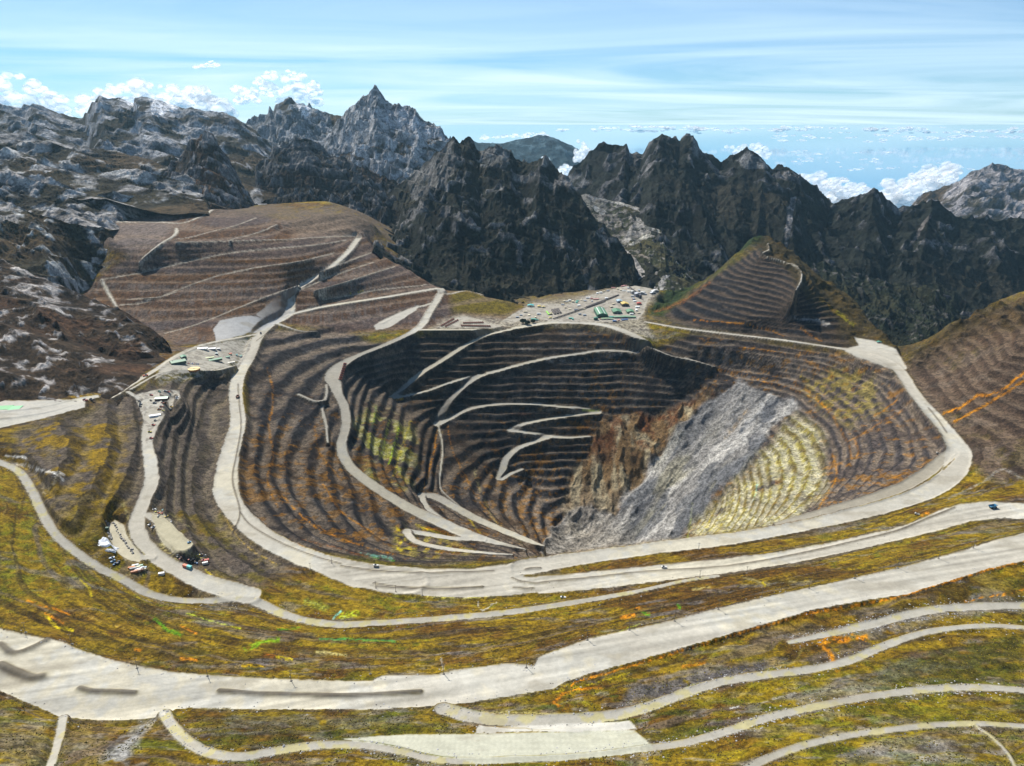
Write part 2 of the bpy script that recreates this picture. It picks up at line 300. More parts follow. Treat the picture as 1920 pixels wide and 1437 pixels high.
for k,(z,pl) in POLYS.items():
    if z is None: continue
    zs=[z]*len(pl)
    if k=='haul_road': zs=[130+10*max(0,(p[0]-900)/1000) for p in pl]
    if k=='ring_second': zs=[2+48*max(0,(p[0]-1000)/1000) for p in pl]
    q=[P(p[0],p[1],zz_) for p,zz_ in zip(pl,zs)]; addc(q+[q[0]])
def solve():
    c=np.array(cs); levels=[]
    g=None
    for f in (32,16,8,4,2,1):
        n,m=(GN-1)//f+2,(GM-1)//f+2
        acc=np.zeros((n,m)); cnt=np.zeros((n,m))
        i=np.clip(np.round(c[:,0]/f).astype(int),0,n-1); j=np.clip(np.round(c[:,1]/f).astype(int),0,m-1)
        np.add.at(acc,(i,j),c[:,2]); np.add.at(cnt,(i,j),1)
        msk=cnt>0; val=np.where(msk,acc/np.maximum(cnt,1),0)
        if g is None: g=np.full((n,m),c[:,2].mean())
        else:
            ii=np.clip(np.arange(n)/2.0,0,g.shape[0]-1); jj=np.clip(np.arange(m)/2.0,0,g.shape[1]-1)
            i0=np.minimum(ii.astype(int),g.shape[0]-2); j0=np.minimum(jj.astype(int),g.shape[1]-2)
            ti=(ii-i0)[:,None]; tj=(jj-j0)[None]
            g=(g[i0][:,j0]*(1-ti)*(1-tj)+g[i0+1][:,j0]*ti*(1-tj)+g[i0][:,j0+1]*(1-ti)*tj+g[i0+1][:,j0+1]*ti*tj)
        g[msk]=val[msk]
        for it in range(500 if f>2 else 160):
            p=np.pad(g,1,mode='edge')
            g=0.25*(p[:-2,1:-1]+p[2:,1:-1]+p[1:-1,:-2]+p[1:-1,2:])
            g[msk]=val[msk]
    return g
G=solve()
def gsample(X,Y):
    i,j=gidx(X,Y); i=np.clip(i,0,GN-2); j=np.clip(j,0,GM-2)
    i0=i.astype(int); j0=j.astype(int); ti=i-i0; tj=j-j0
    return G[i0,j0]*(1-ti)*(1-tj)+G[i0+1,j0]*ti*(1-tj)+G[i0,j0+1]*(1-ti)*tj+G[i0+1,j0+1]*ti*tj
# light smoothing of the coarse solve so slopes do not crease at every control line
for _ in range(2):
    p=np.pad(G,1,mode='edge'); G=0.5*G+0.125*(p[:-2,1:-1]+p[2:,1:-1]+p[1:-1,:-2]+p[1:-1,2:])
ZS=gsample(XX,YY)
PX,PYY=proj(XX,YY,ZS)      # where the surveyed surface stands in the survey photograph
print('solve',time.time()-T0)
shape=XX.shape
def inpoly(pl,wx=None,wy=None,feather=2.0,dist=True):
    """signed distance in survey pixels to an outline (positive inside)"""
    x=PX if wx is None else wx; y=PYY if wy is None else wy
    pl=np.array(pl,float); m=feather*3+8
    sel=np.nonzero((x>pl[:,0].min()-m)&(x<pl[:,0].max()+m)&(y>pl[:,1].min()-m)&(y<pl[:,1].max()+m))
    xs=x[sel]; yy=y[sel]; ins=np.zeros(len(xs),bool); d=np.full(len(xs),1e9)
    for k in range(len(pl)):
        a=pl[k]; b=pl[(k+1)%len(pl)]
        c=((a[1]>yy)!=(b[1]>yy))
        with np.errstate(divide='ignore',invalid='ignore'):
            xi=(b[0]-a[0])*(yy-a[1])/(b[1]-a[1]+1e-12)+a[0]
        ins^=c&(xs<xi)
        e=b-a; t=np.clip(((xs-a[0])*e[0]+(yy-a[1])*e[1])/(e@e+1e-9),0,1)
        d=np.minimum(d,np.hypot(xs-a[0]-t*e[0],yy-a[1]-t*e[1]))
    out=np.full(shape,-1e3,np.float32); out[sel]=np.where(ins,d,-d); return out
def soft(pl,f=3.0,warp=0,seed=0,sc_=0.03):
    wx=wy=None
    if warp:
        wx=PX+warp*fbm(PX*sc_,PYY*sc_,4,seed+5); wy=PYY+warp*.6*fbm(PX*sc_,PYY*sc_,4,seed+9)
    return np.clip(inpoly(pl,wx,wy,f)/f*0.5+0.5,0,1)
def line_dist_world(q):
    """distance in metres to a world polyline, with interpolated extra columns"""
    q=np.asarray(q,float); wmax=q[:,3].max()*0.5+70
    D=np.full(shape,1e9); Zr=np.zeros(shape); Wr=np.ones(shape)
    for k in range(len(q)-1):
        a,b=q[k],q[k+1]
        r0=np.searchsorted(ys,min(a[1],b[1])-wmax); r1=np.searchsorted(ys,max(a[1],b[1])+wmax)
        if r1<=r0: continue
        yl=ys[r0:r1]; hx=halfA(yl)*yl
        smin=((min(a[0],b[0])-wmax)/hx).min(); smax=((max(a[0],b[0])+wmax)/hx).max()
        smin=min(smin,((min(a[0],b[0])-wmax)/hx).min())
        c0=max(0,int((smin+1)/2*(NC-1))); c1=min(NC,int((smax+1)/2*(NC-1))+2)
        if c1<=c0: continue
        x=XX[r0:r1,c0:c1]; y=YY[r0:r1,c0:c1]; e=b[:2]-a[:2]
        t=np.clip(((x-a[0])*e[0]+(y-a[1])*e[1])/(e@e+1e-9),0,1)
        d=np.hypot(x-a[0]-t*e[0],y-a[1]-t*e[1])
        Dd=D[r0:r1,c0:c1]; m=d<Dd
        Dd[m]=d[m]; Zr[r0:r1,c0:c1][m]=(a[2]+(b[2]-a[2])*t)[m]; Wr[r0:r1,c0:c1][m]=(a[3]+(b[3]-a[3])*t)[m]
    return D,Zr,Wr
# ------------------------------------------------------------------ benches
def terrace(z,h,riser,off=0.0):
    t=z/h+off; f=np.floor(t); r=t-f
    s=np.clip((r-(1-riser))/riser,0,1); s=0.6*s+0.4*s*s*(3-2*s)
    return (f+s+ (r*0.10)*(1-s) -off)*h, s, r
PITPOLY=[(500,612),(560,618),(640,612),(700,640),(780,628),(950,622),(1040,612),(1100,612),(1160,625),(1230,650),(1300,622),(1470,645),(1600,665),(1670,685),(1700,740),(1760,800),(1785,840),(1720,915),(1600,955),(1450,985),(1200,1018),(1050,1036),(960,1050),(800,1060),(680,1052),(560,1025),(480,985),(445,930),(445,850),(465,790),(460,720),(470,680),(490,640)]
SLIDE=[(1375,703),(1400,722),(1450,742),(1480,745),(1485,770),(1440,810),(1425,850),(1405,880),(1350,915),(1320,960),(1290,1000),(1280,1030),(1000,1060),(1020,1000),(1060,950),(1090,940),(1140,960),(1190,900),(1240,830),(1270,790),(1300,765),(1350,730)]
CONE=[(1130,785),(1170,775),(1230,770),(1290,750),(1340,735),(1300,770),(1250,830),(1200,900),(1150,965),(1100,1000),(1070,1000),(1050,945),(1060,900),(1100,850),(1110,810)]
LEFTOUT=[(240,730),(340,700),(445,690),(440,760),(440,840),(415,900),(420,960),(480,1010),(560,1050),(470,1110),(330,1060),(250,990),(120,1020),(50,910),(20,860),(30,800),(150,765)]
RIGHTHILL=[(1700,668),(1760,622),(1850,572),(1890,563),(2010,560),(2010,900),(1860,900),(1820,870),(1800,820),(1740,760),(1700,700)]
PEAK=[(1225,592),(1290,550),(1340,510),(1400,470),(1440,440),(1500,500),(1560,560),(1600,630),(1600,660),(1470,640),(1300,618)]
GREENFLANK=[(1215,588),(1225,560),(1290,515),(1350,480),(1420,425),(1440,440),(1400,470),(1340,510),(1300,540),(1240,590)]
DUMP=[(150,555),(180,520),(240,480),(150,440),(120,412),(300,395),(420,385),(540,410),(650,400),(700,420),(700,450),(760,490),(830,530),(900,545),(985,575),(985,590),(940,605),(830,612),(780,620),(690,625),(560,612),(480,600),(410,640),(330,650),(240,600)]
pit=soft(PITPOLY,6); slide=soft(SLIDE,5,26,3,.018); cone=soft(CONE,6,20,8,.02); leftout=soft(LEFTOUT,14); rhill=soft(RIGHTHILL,12); peak=soft(PEAK,10); gflank=soft(GREENFLANK,6,6); dump=soft(DUMP,6)
rough1=fbm(XX/160,YY/160,4,11); rough2=fbm(XX/38,YY/38,4,12); rough3=fbm(XX/12,YY/12,3,13)
zq=ZS+rough1*5.5+rough2*2.2+rough3*.7
RZ=0.42+0.16*sstep(850,1000,PX)*sstep(960,900,PYY)
zt,s1,r_=terrace(zq,18.0,RZ)
zg,s2,_=terrace(ZS+rough1*9+rough2*3.0,13.0,0.35)
bench=np.clip(np.maximum.reduce([pit*(1-slide)*(1-cone*.85),leftout*0.95,peak*(1-gflank)]),0,1)
benchR=rhill*0.8
lowb=np.clip(1-np.maximum.reduce([bench,dump,slide*pit,cone*pit,gflank,benchR]),0,1)*sstep(2600,2200,YY)
em=sstep(1310,1400,PX)*(PYY<1020)
zt2,s12,r_2=terrace(zq*1.0,13.0,0.45)
zt=zt*(1-em)+zt2*em; s1=s1*(1-em)+s12*em; r_=np.where(em>.5,r_2,r_)
Z=ZS+bench*(zt-zq)+bench*(rough2*1.0)
zR,sR,rR=terrace(ZS+rough1*6+rough2*2,17,0.5); Z+= benchR*1.15*(zR-(ZS+rough1*6+rough2*2))
Z+= lowb*(0.25+0.35*sstep(-.2,.3,rough1))*(zg-(ZS+rough1*9+rough2*3.0)) + lowb*(rough2*2.2+rough3*1.1)
# crumbled risers: gullies and spill cones
spill=ridged(XX/26+rough1,YY/26,4,40)
Z+= bench*s1*(1-s1)*4*(spill-0.4)*5
# slide and cone: fall-line streaks
dirx,diry=-0.73,-0.68
su=(XX*diry-YY*dirx); sv=(XX*dirx+YY*diry)
streak=ridged(su/95+rough1*1.2,sv/300+rough1*.4,6,60)
Z+= slide*pit*((streak-0.45)*14+rough1*14+fbm(su/20,sv/45,5,61)*5+rough3*2.0)
cstreak=ridged(XX/55+rough1,YY/120,5,66); Z+=cone*pit*((cstreak-0.45)*30+rough2*8)
# dump faces: rills
zD,sD,rD=terrace(ZS+rough1*3+rough2,21,0.7); Z+= dump*.55*(zD-(ZS+rough1*3+rough2))
Z+= dump*(fbm(XX/9+YY/40,YY/60,3,70)*0.8+rough2*0.8)
# green flank and hill crests: rough
hillr=np.clip(np.maximum.reduce([gflank,soft([(1400,440),(1440,425),(1500,470),(1600,560),(1700,660),(1660,640),(1560,570),(1480,500),(1430,470)],10), soft([(1690,672),(1750,615),(1850,560),(1990,555),(1990,600),(1860,610),(1780,650),(1720,690)],14)]),0,1)
Z+= hillr*((ridged(XX/90,YY/90,5,80)-0.5)*34+rough2*6)
# ------------------------------------------------------------------ roads cut into the ground
roadmask=np.zeros(shape,np.float32); roadid=np.zeros(shape,np.int32); roadedge=np.zeros(shape,np.float32)
names=[None]
polym={}
for k,(z,pl) in POLYS.items():
    sd=inpoly(pl,PX+1.6*fbm(PX/9,PYY/9,3,91),PYY+1.2*fbm(PX/9,PYY/9,3,92),4); polym[k]=sd
    names.append(k); idn=len(names)-1
    if k=='net_slope': Z=np.where(sd>0,ZS+rough3*.2,Z)
    m=sd>0
    t=sstep(-7,0,sd)
    Z=Z*(1-t)+ZS*t
    roadid[m]=idn
    roadmask=np.maximum(roadmask,sstep(-1.0,1.0,sd))
    Z+= 1.8*np.exp(-((sd+1.0)/1.0)**2)*(sd>-8)*(0.6+0.6*rough2)*(1 if k in('haul_road','ring_south','ring_second') else .4)
for k,q in ROADW.items():
    D,Zr,Wr=line_dist_world(q)
    hw=Wr*0.5*(1+0.10*rough2)
    e=D-hw+rough3*np.clip(Wr*.07,.5,1.8)
    wide=np.clip(Wr*0.5,4,16)
    t=1-sstep(0,1,e/wide)
    Z=Z*(1-t)+Zr*t*1.0
    # windrow along both edges
    bh=np.clip(Wr*0.07,0.3,2.2)
    Z+= bh*np.exp(-((e-1.2)/(0.07*Wr+0.9))**2)*(e<30)
    names.append(k); m=(e<0)&(roadid==0); roadid[m]=len(names)-1
    roadmask=np.maximum(roadmask,sstep(1.2,-1.2,e))
    roadedge=np.maximum(roadedge,np.exp(-((e-1.5)/2.5)**2)*(e<20))
for v in DUMPB:
    q=catmull([list(P(*p))+[7] for p in v],4); D,Zr,Wr=line_dist_world(q)
    Z=Z+(1-sstep(0,22,D))*dump*0-0
    t=1-sstep(3,9,D); Z=Z*(1-t)+np.where(D<20,Zr,Z)*t
    roadedge=np.maximum(roadedge,0.85*sstep(6.5,3.0,D))
print('ground',time.time()-T0)
# ------------------------------------------------------------------ reading the ground
def ground_z(x,y):
    s=x/(y*halfA(y)); j=(s+1)/2*(NC-1); i=np.interp(y,ys,np.arange(NR)); i0=int(min(i,NR-2)); j0=int(min(max(j,0),NC-2)); ti=i-i0; tj=j-j0
    return float(Z[i0,j0]*(1-ti)*(1-tj)+Z[i0+1,j0]*ti*(1-tj)+Z[i0,j0+1]*(1-ti)*tj+Z[i0+1,j0+1]*ti*tj)
def hit(px,py):
    d=ray(px,py); Yg=ys; X=d[0]/d[1]*Yg; ray_z=H+d[2]/d[1]*Yg
    s=X/(Yg*halfA(Yg)); j=(s+1)/2*(NC-1); j0=np.clip(j.astype(int),0,NC-2); tj=j-j0
    g=Z[np.arange(NR),j0]*(1-tj)+Z[np.arange(NR),j0+1]*tj
    below=np.nonzero(ray_z<=g)[0]
    if len(below)==0: y=ys[-1]
    else:
        k=max(1,below[0]); a=ray_z[k-1]-g[k-1]; b=g[k]-ray_z[k]; y=ys[k-1]+(ys[k]-ys[k-1])*a/(a+b+1e-9)
    return d[0]/d[1]*y,y,ground_z(d[0]/d[1]*y,y)
# ------------------------------------------------------------------ long windrows standing on the roads (px,py) polylines, width m, height m
BERMS=[([(150,1291),(175,1297),(215,1298),(252,1300)],7,3.4),([(412,1296),(480,1301),(560,1303),(640,1305),(720,1302),(788,1298)],6,3.6),([(0,1248),(30,1262),(60,1272),(78,1270)],11,5),
 ([(0,1208),(25,1225),(60,1215),(90,1200)],8,4),
 ([(705,1100),(760,1104),(830,1106),(905,1101)],4,2.6),([(700,1094),(760,1101),(840,1102),(905,1101)],3,2),([(640,1062),(700,1070),(780,1074),(860,1073),(925,1071)],3.5,2.6),
 ([(960,1084),(985,1092),(1040,1090),(1120,1082),(1200,1073),(1280,1068),(1360,1062),(1440,1050),(1520,1034),(1600,1016),(1680,996),(1740,972),(1790,952)],4,2.6),
 ([(963,1102),(990,1104),(1000,1103)],4,2.4),([(986,1068),(1000,1066),(1012,1066)],5,3),
 ([(436,1002),(450,960),(436,900),(444,850),(452,800),(448,750),(446,720)],3.2,2.2),([(450,960),(470,985),(520,1015),(580,1040),(640,1058)],3,2.2),
 ([(1740,765),(1760,790),(1775,812)],4,2.4),
 ([(480,640),(500,625),(520,612)],3,2)]
bermmask=np.zeros(shape,np.float32)
for pl,wd,ht in BERMS:
    q=[]
    for a,b in pl:
        z=130 if b>1180 else (0 if b<1112 else 20)
        x_,y_,z_=hit(a,b); q.append([x_,y_,z_,wd])
    q=catmull(q,5); D,Zr,Wr=line_dist_world(q)
    b_=np.exp(-(D/(wd*0.55))**2)*(D<40)
    Z=Z+b_*ht*(0.8+0.4*rough2); roadedge=np.maximum(roadedge,0); 
    roadmask=roadmask*(1-0.8*np.clip(b_*1.3,0,1)); bermmask=np.maximum(bermmask,np.clip(b_*1.5,0,1))
# ------------------------------------------------------------------ colours of the ground (albedo), with some shade painted in
def C(*c): return np.array(c,np.float32)
def mix(a,b,t): return a*(1-t[...,None])+b*t[...,None]
f1=fbm(XX/240,YY/240,5,201); f2=fbm(XX/45,YY/45,4,202); f3=fbm(XX/14,YY/14,3,203); f4=fbm(XX/5,YY/5,2,204)
gy,gx=np.gradient(Z); 
dYr=np.gradient(YY,axis=0); dXc=np.gradient(XX,axis=1); dXr=np.gradient(XX,axis=0)
zx=gx/dXc; zy=(gy-zx*dXr)/dYr
slope=np.sqrt(zx**2+zy**2)
steep=sstep(0.45,1.2,slope)
olive=C(.225,.158,.013); brown=C(.118,.066,.018); greend=C(.120,.135,.011); dirt=C(.15,.12,.095); grey=C(.17,.16,.155)
colr=np.empty(shape+(3,),np.float32); colr[:]=olive
colr=mix(colr,brown,sstep(-.1,.35,f1*.6+f2*.6)); colr=mix(colr,greend,sstep(.05,.4,-f1*.5+f3*.5)*.7)
# thin bands of bare ground between the low benches
band=fbm(ZS/5.0+f1*3,XX/420,4,210); colr=mix(colr,dirt*.9,sstep(.12,.42,band)*.75)
band2=fbm(ZS/3.2+f1*2+7,XX/300,4,211); colr=mix(colr,C(.045,.030,.014),sstep(.15,.4,band2)*.7*(PYY<1300))
colr=mix(colr,grey,sstep(.22,.5,fbm(XX/70,YY/24,4,212))*.55)
colr=mix(colr,C(.30,.20,.05),sstep(.33,.5,fbm(XX/60+9,YY/20,4,213))*.35)
ln=np.abs((ZS/5.5+f1*1.6+f2*.35)%1-.5)*2; colr=mix(colr,C(.040,.027,.012),sstep(.22,.06,ln)*sstep(-.25,.2,f1+f2*.5)*.75)
ln2=np.abs((ZS/8.3+f1*2.1+.3)%1-.5)*2; colr=mix(colr,C(.21,.165,.07),sstep(.16,.04,ln2)*sstep(0,.3,-f1+f2*.6)*.6)
# foreground mottling
fg=sstep(1180,1300,PYY)
colr=mix(colr,C(.22,.185,.035),fg*sstep(0,.35,fbm(XX/30,YY/14,4,214))*.55)
colr=mix(colr,C(.055,.085,.012),fg*sstep(.18,.45,fbm(XX/44+3,YY/20,4,215))*.6)
colr=mix(colr,C(.26,.24,.22),fg*sstep(.2,.45,fbm(XX/26+6,YY/9,4,216))*.5)
# outer west terraces
lo=mix(np.broadcast_to(C(.135,.085,.022),shape+(3,)),C(.10,.083,.07),sstep(-.15,.2,f1+f2*.5+(640-np.hypot(PX-420,PYY-780))*.0012))
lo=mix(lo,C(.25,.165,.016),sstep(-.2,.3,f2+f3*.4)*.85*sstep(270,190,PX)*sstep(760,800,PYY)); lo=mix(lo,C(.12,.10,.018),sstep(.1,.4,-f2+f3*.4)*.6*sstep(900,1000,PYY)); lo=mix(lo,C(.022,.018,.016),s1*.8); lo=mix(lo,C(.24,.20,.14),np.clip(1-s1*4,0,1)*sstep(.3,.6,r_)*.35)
lo=mix(lo,C(.24,.19,.10),sstep(.3,.5,fbm(XX/30,YY/50,4,217))*.5*sstep(880,960,PYY))
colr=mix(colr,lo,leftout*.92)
# pit rock
pr=mix(np.broadcast_to(C(.056,.047,.043),shape+(3,)),C(.095,.087,.083),sstep(.0,.45,f2+f3*.5)); pr=mix(pr,C(.095,.062,.036),sstep(.05,.4,f1-f2*.3)*.7)
east=sstep(1250,1400,PX)*sstep(700,760,PYY); pr=mix(pr,C(.125,.105,.095),east*.6)
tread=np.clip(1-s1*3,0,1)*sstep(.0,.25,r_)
pr=mix(pr,C(.23,.185,.14),tread*.75*sstep(-.45,.0,f2)); pr=mix(pr,C(.016,.016,.018),s1*.8)  # dusty treads, blackened risers; bench light and shade partly painted in
iron=sstep(.30,.46,fbm(XX/16,YY/16+Z/12,4,220)+.5*fbm(XX/200,YY/200,3,221))
pr=mix(pr,C(.42,.20,.03),iron*.35*(1-sstep(1150,1000,PX)*sstep(800,700,PYY)))
dark=sstep(740,820,PX)*sstep(1400,1300,PX)*sstep(905,860,PYY); pr=pr*(1-.42*dark)[...,None]  # far wall shade painted in by darkening the rock there
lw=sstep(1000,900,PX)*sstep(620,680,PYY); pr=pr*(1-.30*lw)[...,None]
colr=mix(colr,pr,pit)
# slide
sl=mix(np.broadcast_to(C(.26,.25,.235),shape+(3,)),C(.46,.445,.415),sstep(-.05,.35,fbm(su/40+rough1,sv/150+rough1*.5,6,230)))
sl=mix(sl,C(.10,.105,.115),sstep(.08,.35,fbm(su/60+4+rough1,sv/200,6,231))*.75); sl=mix(sl,C(.085,.09,.10),sstep(1380,1300,PX+ (PYY-760)*.6)*sstep(880,800,PYY)*.6); sl=mix(sl,C(.40,.36,.20),sstep(.05,.4,fbm(su/60+9,sv/200,4,232))*.5*sstep(760,960,PYY)*sstep(1150,1300,PX))  # includes the shadow on the upper left cliff, painted as dark blue-grey
sl=mix(sl,C(.33,.29,.23),sstep(960,1010,PYY)*sstep(1200,1140,PX)*.5)
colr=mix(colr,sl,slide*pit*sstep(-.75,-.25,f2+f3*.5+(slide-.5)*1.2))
cn=mix(np.broadcast_to(C(.17,.115,.065),shape+(3,)),C(.34,.29,.20),sstep(-.05,.3,fbm(XX/30,YY/90,5,233))); cn=mix(cn,C(.11,.045,.022),sstep(0,.3,f2)*.8*sstep(900,820,PYY)); cn=mix(cn,C(.27,.23,.17),sstep(880,960,PYY)*.6)
colr=mix(colr,cn,cone*pit*(1-slide*.7))
# sulphur benches
SUL=[(1490,775),(1530,800),(1550,850),(1548,900),(1530,940),(1490,975),(1440,1000),(1300,1010),(1290,990),(1340,950),(1400,890),(1420,860),(1455,820)]
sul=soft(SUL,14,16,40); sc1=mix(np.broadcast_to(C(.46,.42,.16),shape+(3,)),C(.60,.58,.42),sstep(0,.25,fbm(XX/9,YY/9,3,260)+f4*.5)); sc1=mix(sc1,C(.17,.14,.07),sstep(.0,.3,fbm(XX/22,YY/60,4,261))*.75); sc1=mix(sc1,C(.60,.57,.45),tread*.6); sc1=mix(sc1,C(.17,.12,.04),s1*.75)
colr=mix(colr,sc1,sul*pit*.8*sstep(-.45,.1,f2+.25))
SULW=[(690,760),(730,780),(770,800),(775,850),(760,900),(735,910),(700,890),(680,850),(670,800)]
sw=soft(SULW,14,16,41); c2=mix(np.broadcast_to(C(.30,.30,.07),shape+(3,)),C(.42,.42,.22),sstep(0,.3,f3)); colr=mix(colr,c2,sw*.6*sstep(-.1,.2,f2+.1)*(1-s1*.8))
for pl,c in [([(1560,690),(1640,700),(1650,760),(1600,800),(1540,770),(1500,730)],(.33,.27,.08)),([(735,985),(830,1005),(880,1032),(780,1040),(740,1030)],(.50,.42,.12))]:
    m=soft(pl,12,16,44); colr=mix(colr,C(*c),m*.55*sstep(-.2,.2,f3)*(1-s1*.6))
# right hill, peak, dump
rh=mix(np.broadcast_to(C(.125,.100,.085),shape+(3,)),C(.20,.18,.165),sstep(.1,.4,f2)); rh=mix(rh,C(.12,.11,.025),sstep(0,.35,f1+f3*.4)*.6); rh=mix(rh,C(.10,.065,.035),sstep(680,600,PYY)*.6)
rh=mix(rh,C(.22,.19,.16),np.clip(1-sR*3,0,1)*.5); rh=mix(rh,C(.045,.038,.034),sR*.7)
rh=rh*np.array([.80,.70,.60],np.float32)
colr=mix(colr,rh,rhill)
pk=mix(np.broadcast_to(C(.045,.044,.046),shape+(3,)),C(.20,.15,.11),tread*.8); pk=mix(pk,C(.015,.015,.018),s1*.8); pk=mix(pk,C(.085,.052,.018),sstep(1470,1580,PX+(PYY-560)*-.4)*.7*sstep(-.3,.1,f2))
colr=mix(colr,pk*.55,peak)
gf=mix(np.broadcast_to(C(.020,.034,.014),shape+(3,)),C(.045,.055,.018),sstep(0,.4,f3)); colr=mix(colr,gf,gflank)
hc=np.clip(hillr-gflank,0,1)*(1-rhill*.5); colr=mix(colr,mix(np.broadcast_to(C(.035,.030,.014),shape+(3,)),C(.085,.058,.022),sstep(-.1,.3,f2)),hc*.9)
rill=fbm(XX/7+YY/30,YY/90,3,240)
dp=mix(np.broadcast_to(C(.125,.082,.056),shape+(3,)),C(.150,.132,.122),sstep(-.05,.3,f1*.8+rill*.8+f2*.3)); dp=mix(dp,C(.15,.080,.03),sstep(.0,.35,f2*.5+rill*.5+fbm(ZS/22,XX/900,2,244))*.65); dp=mix(dp,C(.13,.12,.125),sstep(.05,.3,fbm(ZS/22+4,XX/700,2,245))*.6)
top=soft([(110,410),(300,392),(330,425),(300,460),(250,480),(180,455)],14,10,3); dp=mix(dp,C(.22,.20,.19),top*.9)
top2=soft([(530,412),(600,400),(690,408),(700,430),(640,446),(560,440)],12,10,4); dp=mix(dp,C(.24,.20,.16),top2*.9)
gk=soft([(840,545),(900,548),(985,575),(960,592),(900,592),(850,585)],8,8,6); dp=mix(dp,C(.17,.15,.03),gk*.85)
dp=mix(dp,C(.27,.23,.19),np.clip(1-sD*4,0,1)*sstep(.0,.15,rD)*.55)
dp=dp*np.array([.82,.74,.68],np.float32)
colr=mix(colr,dp,dump)
TOWN=soft([(975,595),(985,572),(1010,563),(1060,560),(1100,550),(1150,538),(1185,528),(1225,538),(1240,552),(1212,575),(1206,598),(1235,640),(1190,630),(1100,612),(1000,612),(940,616),(800,620),(830,600),(860,590),(950,600)],5,5,9)
colr=mix(colr,mix(np.broadcast_to(C(.36,.33,.27),shape+(3,)),C(.15,.13,.11),sstep(.1,.3,f3+f4*.6)),TOWN*.9)
WTOWN=soft([(300,700),(330,668),(370,652),(440,636),(470,634),(468,660),(450,685),(400,700),(350,712),(300,715)],5,5,9)
colr=mix(colr,mix(np.broadcast_to(C(.40,.37,.31),shape+(3,)),C(.13,.11,.04),sstep(.0,.2,f3+f4*.6)),WTOWN*.9)
pe=np.zeros(shape,np.float32)
for k_ in ('haul_road','ring_south','ring_second'):
    sd=polym[k_]; pe=np.maximum(pe,np.exp(-((sd+(2.6 if k_=='haul_road' else 1.8))/(2.2 if k_=='haul_road' else 1.5))**2)*(.75+.5*f3))
colr=mix(colr,C(.085,.070,.052),np.clip(pe,0,1)*.9)  # dark earth berm band beside the wide roads, berm shadow painted in with it
for pl,c,a in [([(1435,425),(1450,432),(1510,470),(1620,560),(1720,652),(1700,662),(1640,660),(1600,655),(1560,600),(1500,540),(1470,480)],(.050,.038,.018),.85),([(1205,598),(1300,612),(1400,622),(1560,640),(1560,652),(1400,632),(1280,622),(1210,606)],(.085,.070,.055),.9),([(360,388),(460,380),(600,390),(680,395),(760,440),(740,462),(700,440),(640,415),(500,408),(400,398)],(.13,.10,.075),.9),([(940,560),(1100,545),(1200,525),(1215,538),(1150,548),(1060,562),(1000,572)],(.13,.11,.09),.8),([(1180,1290),(1300,1262),(1430,1232),(1440,1255),(1300,1292),(1200,1318),(1150,1320)],(.13,.12,.118),.9),([(1500,1238),(1560,1215),(1640,1185),(1660,1190),(1600,1235),(1520,1255)],(.12,.10,.085),.8),([(1480,1300),(1600,1265),(1720,1235),(1760,1250),(1650,1290),(1500,1320)],(.25,.24,.235),.5),([(1560,1190),(1640,1165),(1760,1140),(1930,1130),(1930,1142),(1760,1160),(1640,1190)],(.27,.26,.25),.6),([(1560,1430),(1620,1390),(1750,1380),(1800,1430)],(.30,.29,.27),.35),([(440,1345),(640,1345),(800,1350),(820,1360),(640,1362),(420,1358)],(.22,.21,.20),.5),([(0,1330),(90,1360),(80,1440),(0,1440)],(.26,.22,.13),.5),([(190,1430),(260,1360),(290,1350),(250,1400),(230,1440)],(.34,.33,.31),.95),([(130,1360),(220,1356),(200,1430),(120,1440)],(.20,.15,.09),.6),
 ([(1220,1320),(1400,1290),(1500,1270),(1490,1290),(1300,1320),(1230,1340)],(.27,.21,.035),.6),([(900,1390),(1210,1390),(1225,1405),(1060,1425),(880,1428)],(.36,.38,.24),.4),([(640,1050),(700,1060),(740,1062),(700,1048)],(.12,.12,.02),.6),
 ([(1640,1330),(1900,1310),(1920,1350),(1640,1352)],(.16,.13,.02),.5),([(1600,1280),(1760,1215),(1920,1190),(1920,1275),(1760,1285)],(.055,.060,.012),.65),([(1220,1385),(1290,1355),(1330,1370),(1250,1392)],(.05,.06,.01),.7),([(360,1340),(820,1345),(880,1372),(700,1392),(450,1412),(400,1400)],(.055,.055,.012),.45)]:
    m=soft(pl,8,16,47,.025); colr=mix(colr,C(*c),m*a*sstep(-.5,.0,f3+.15))
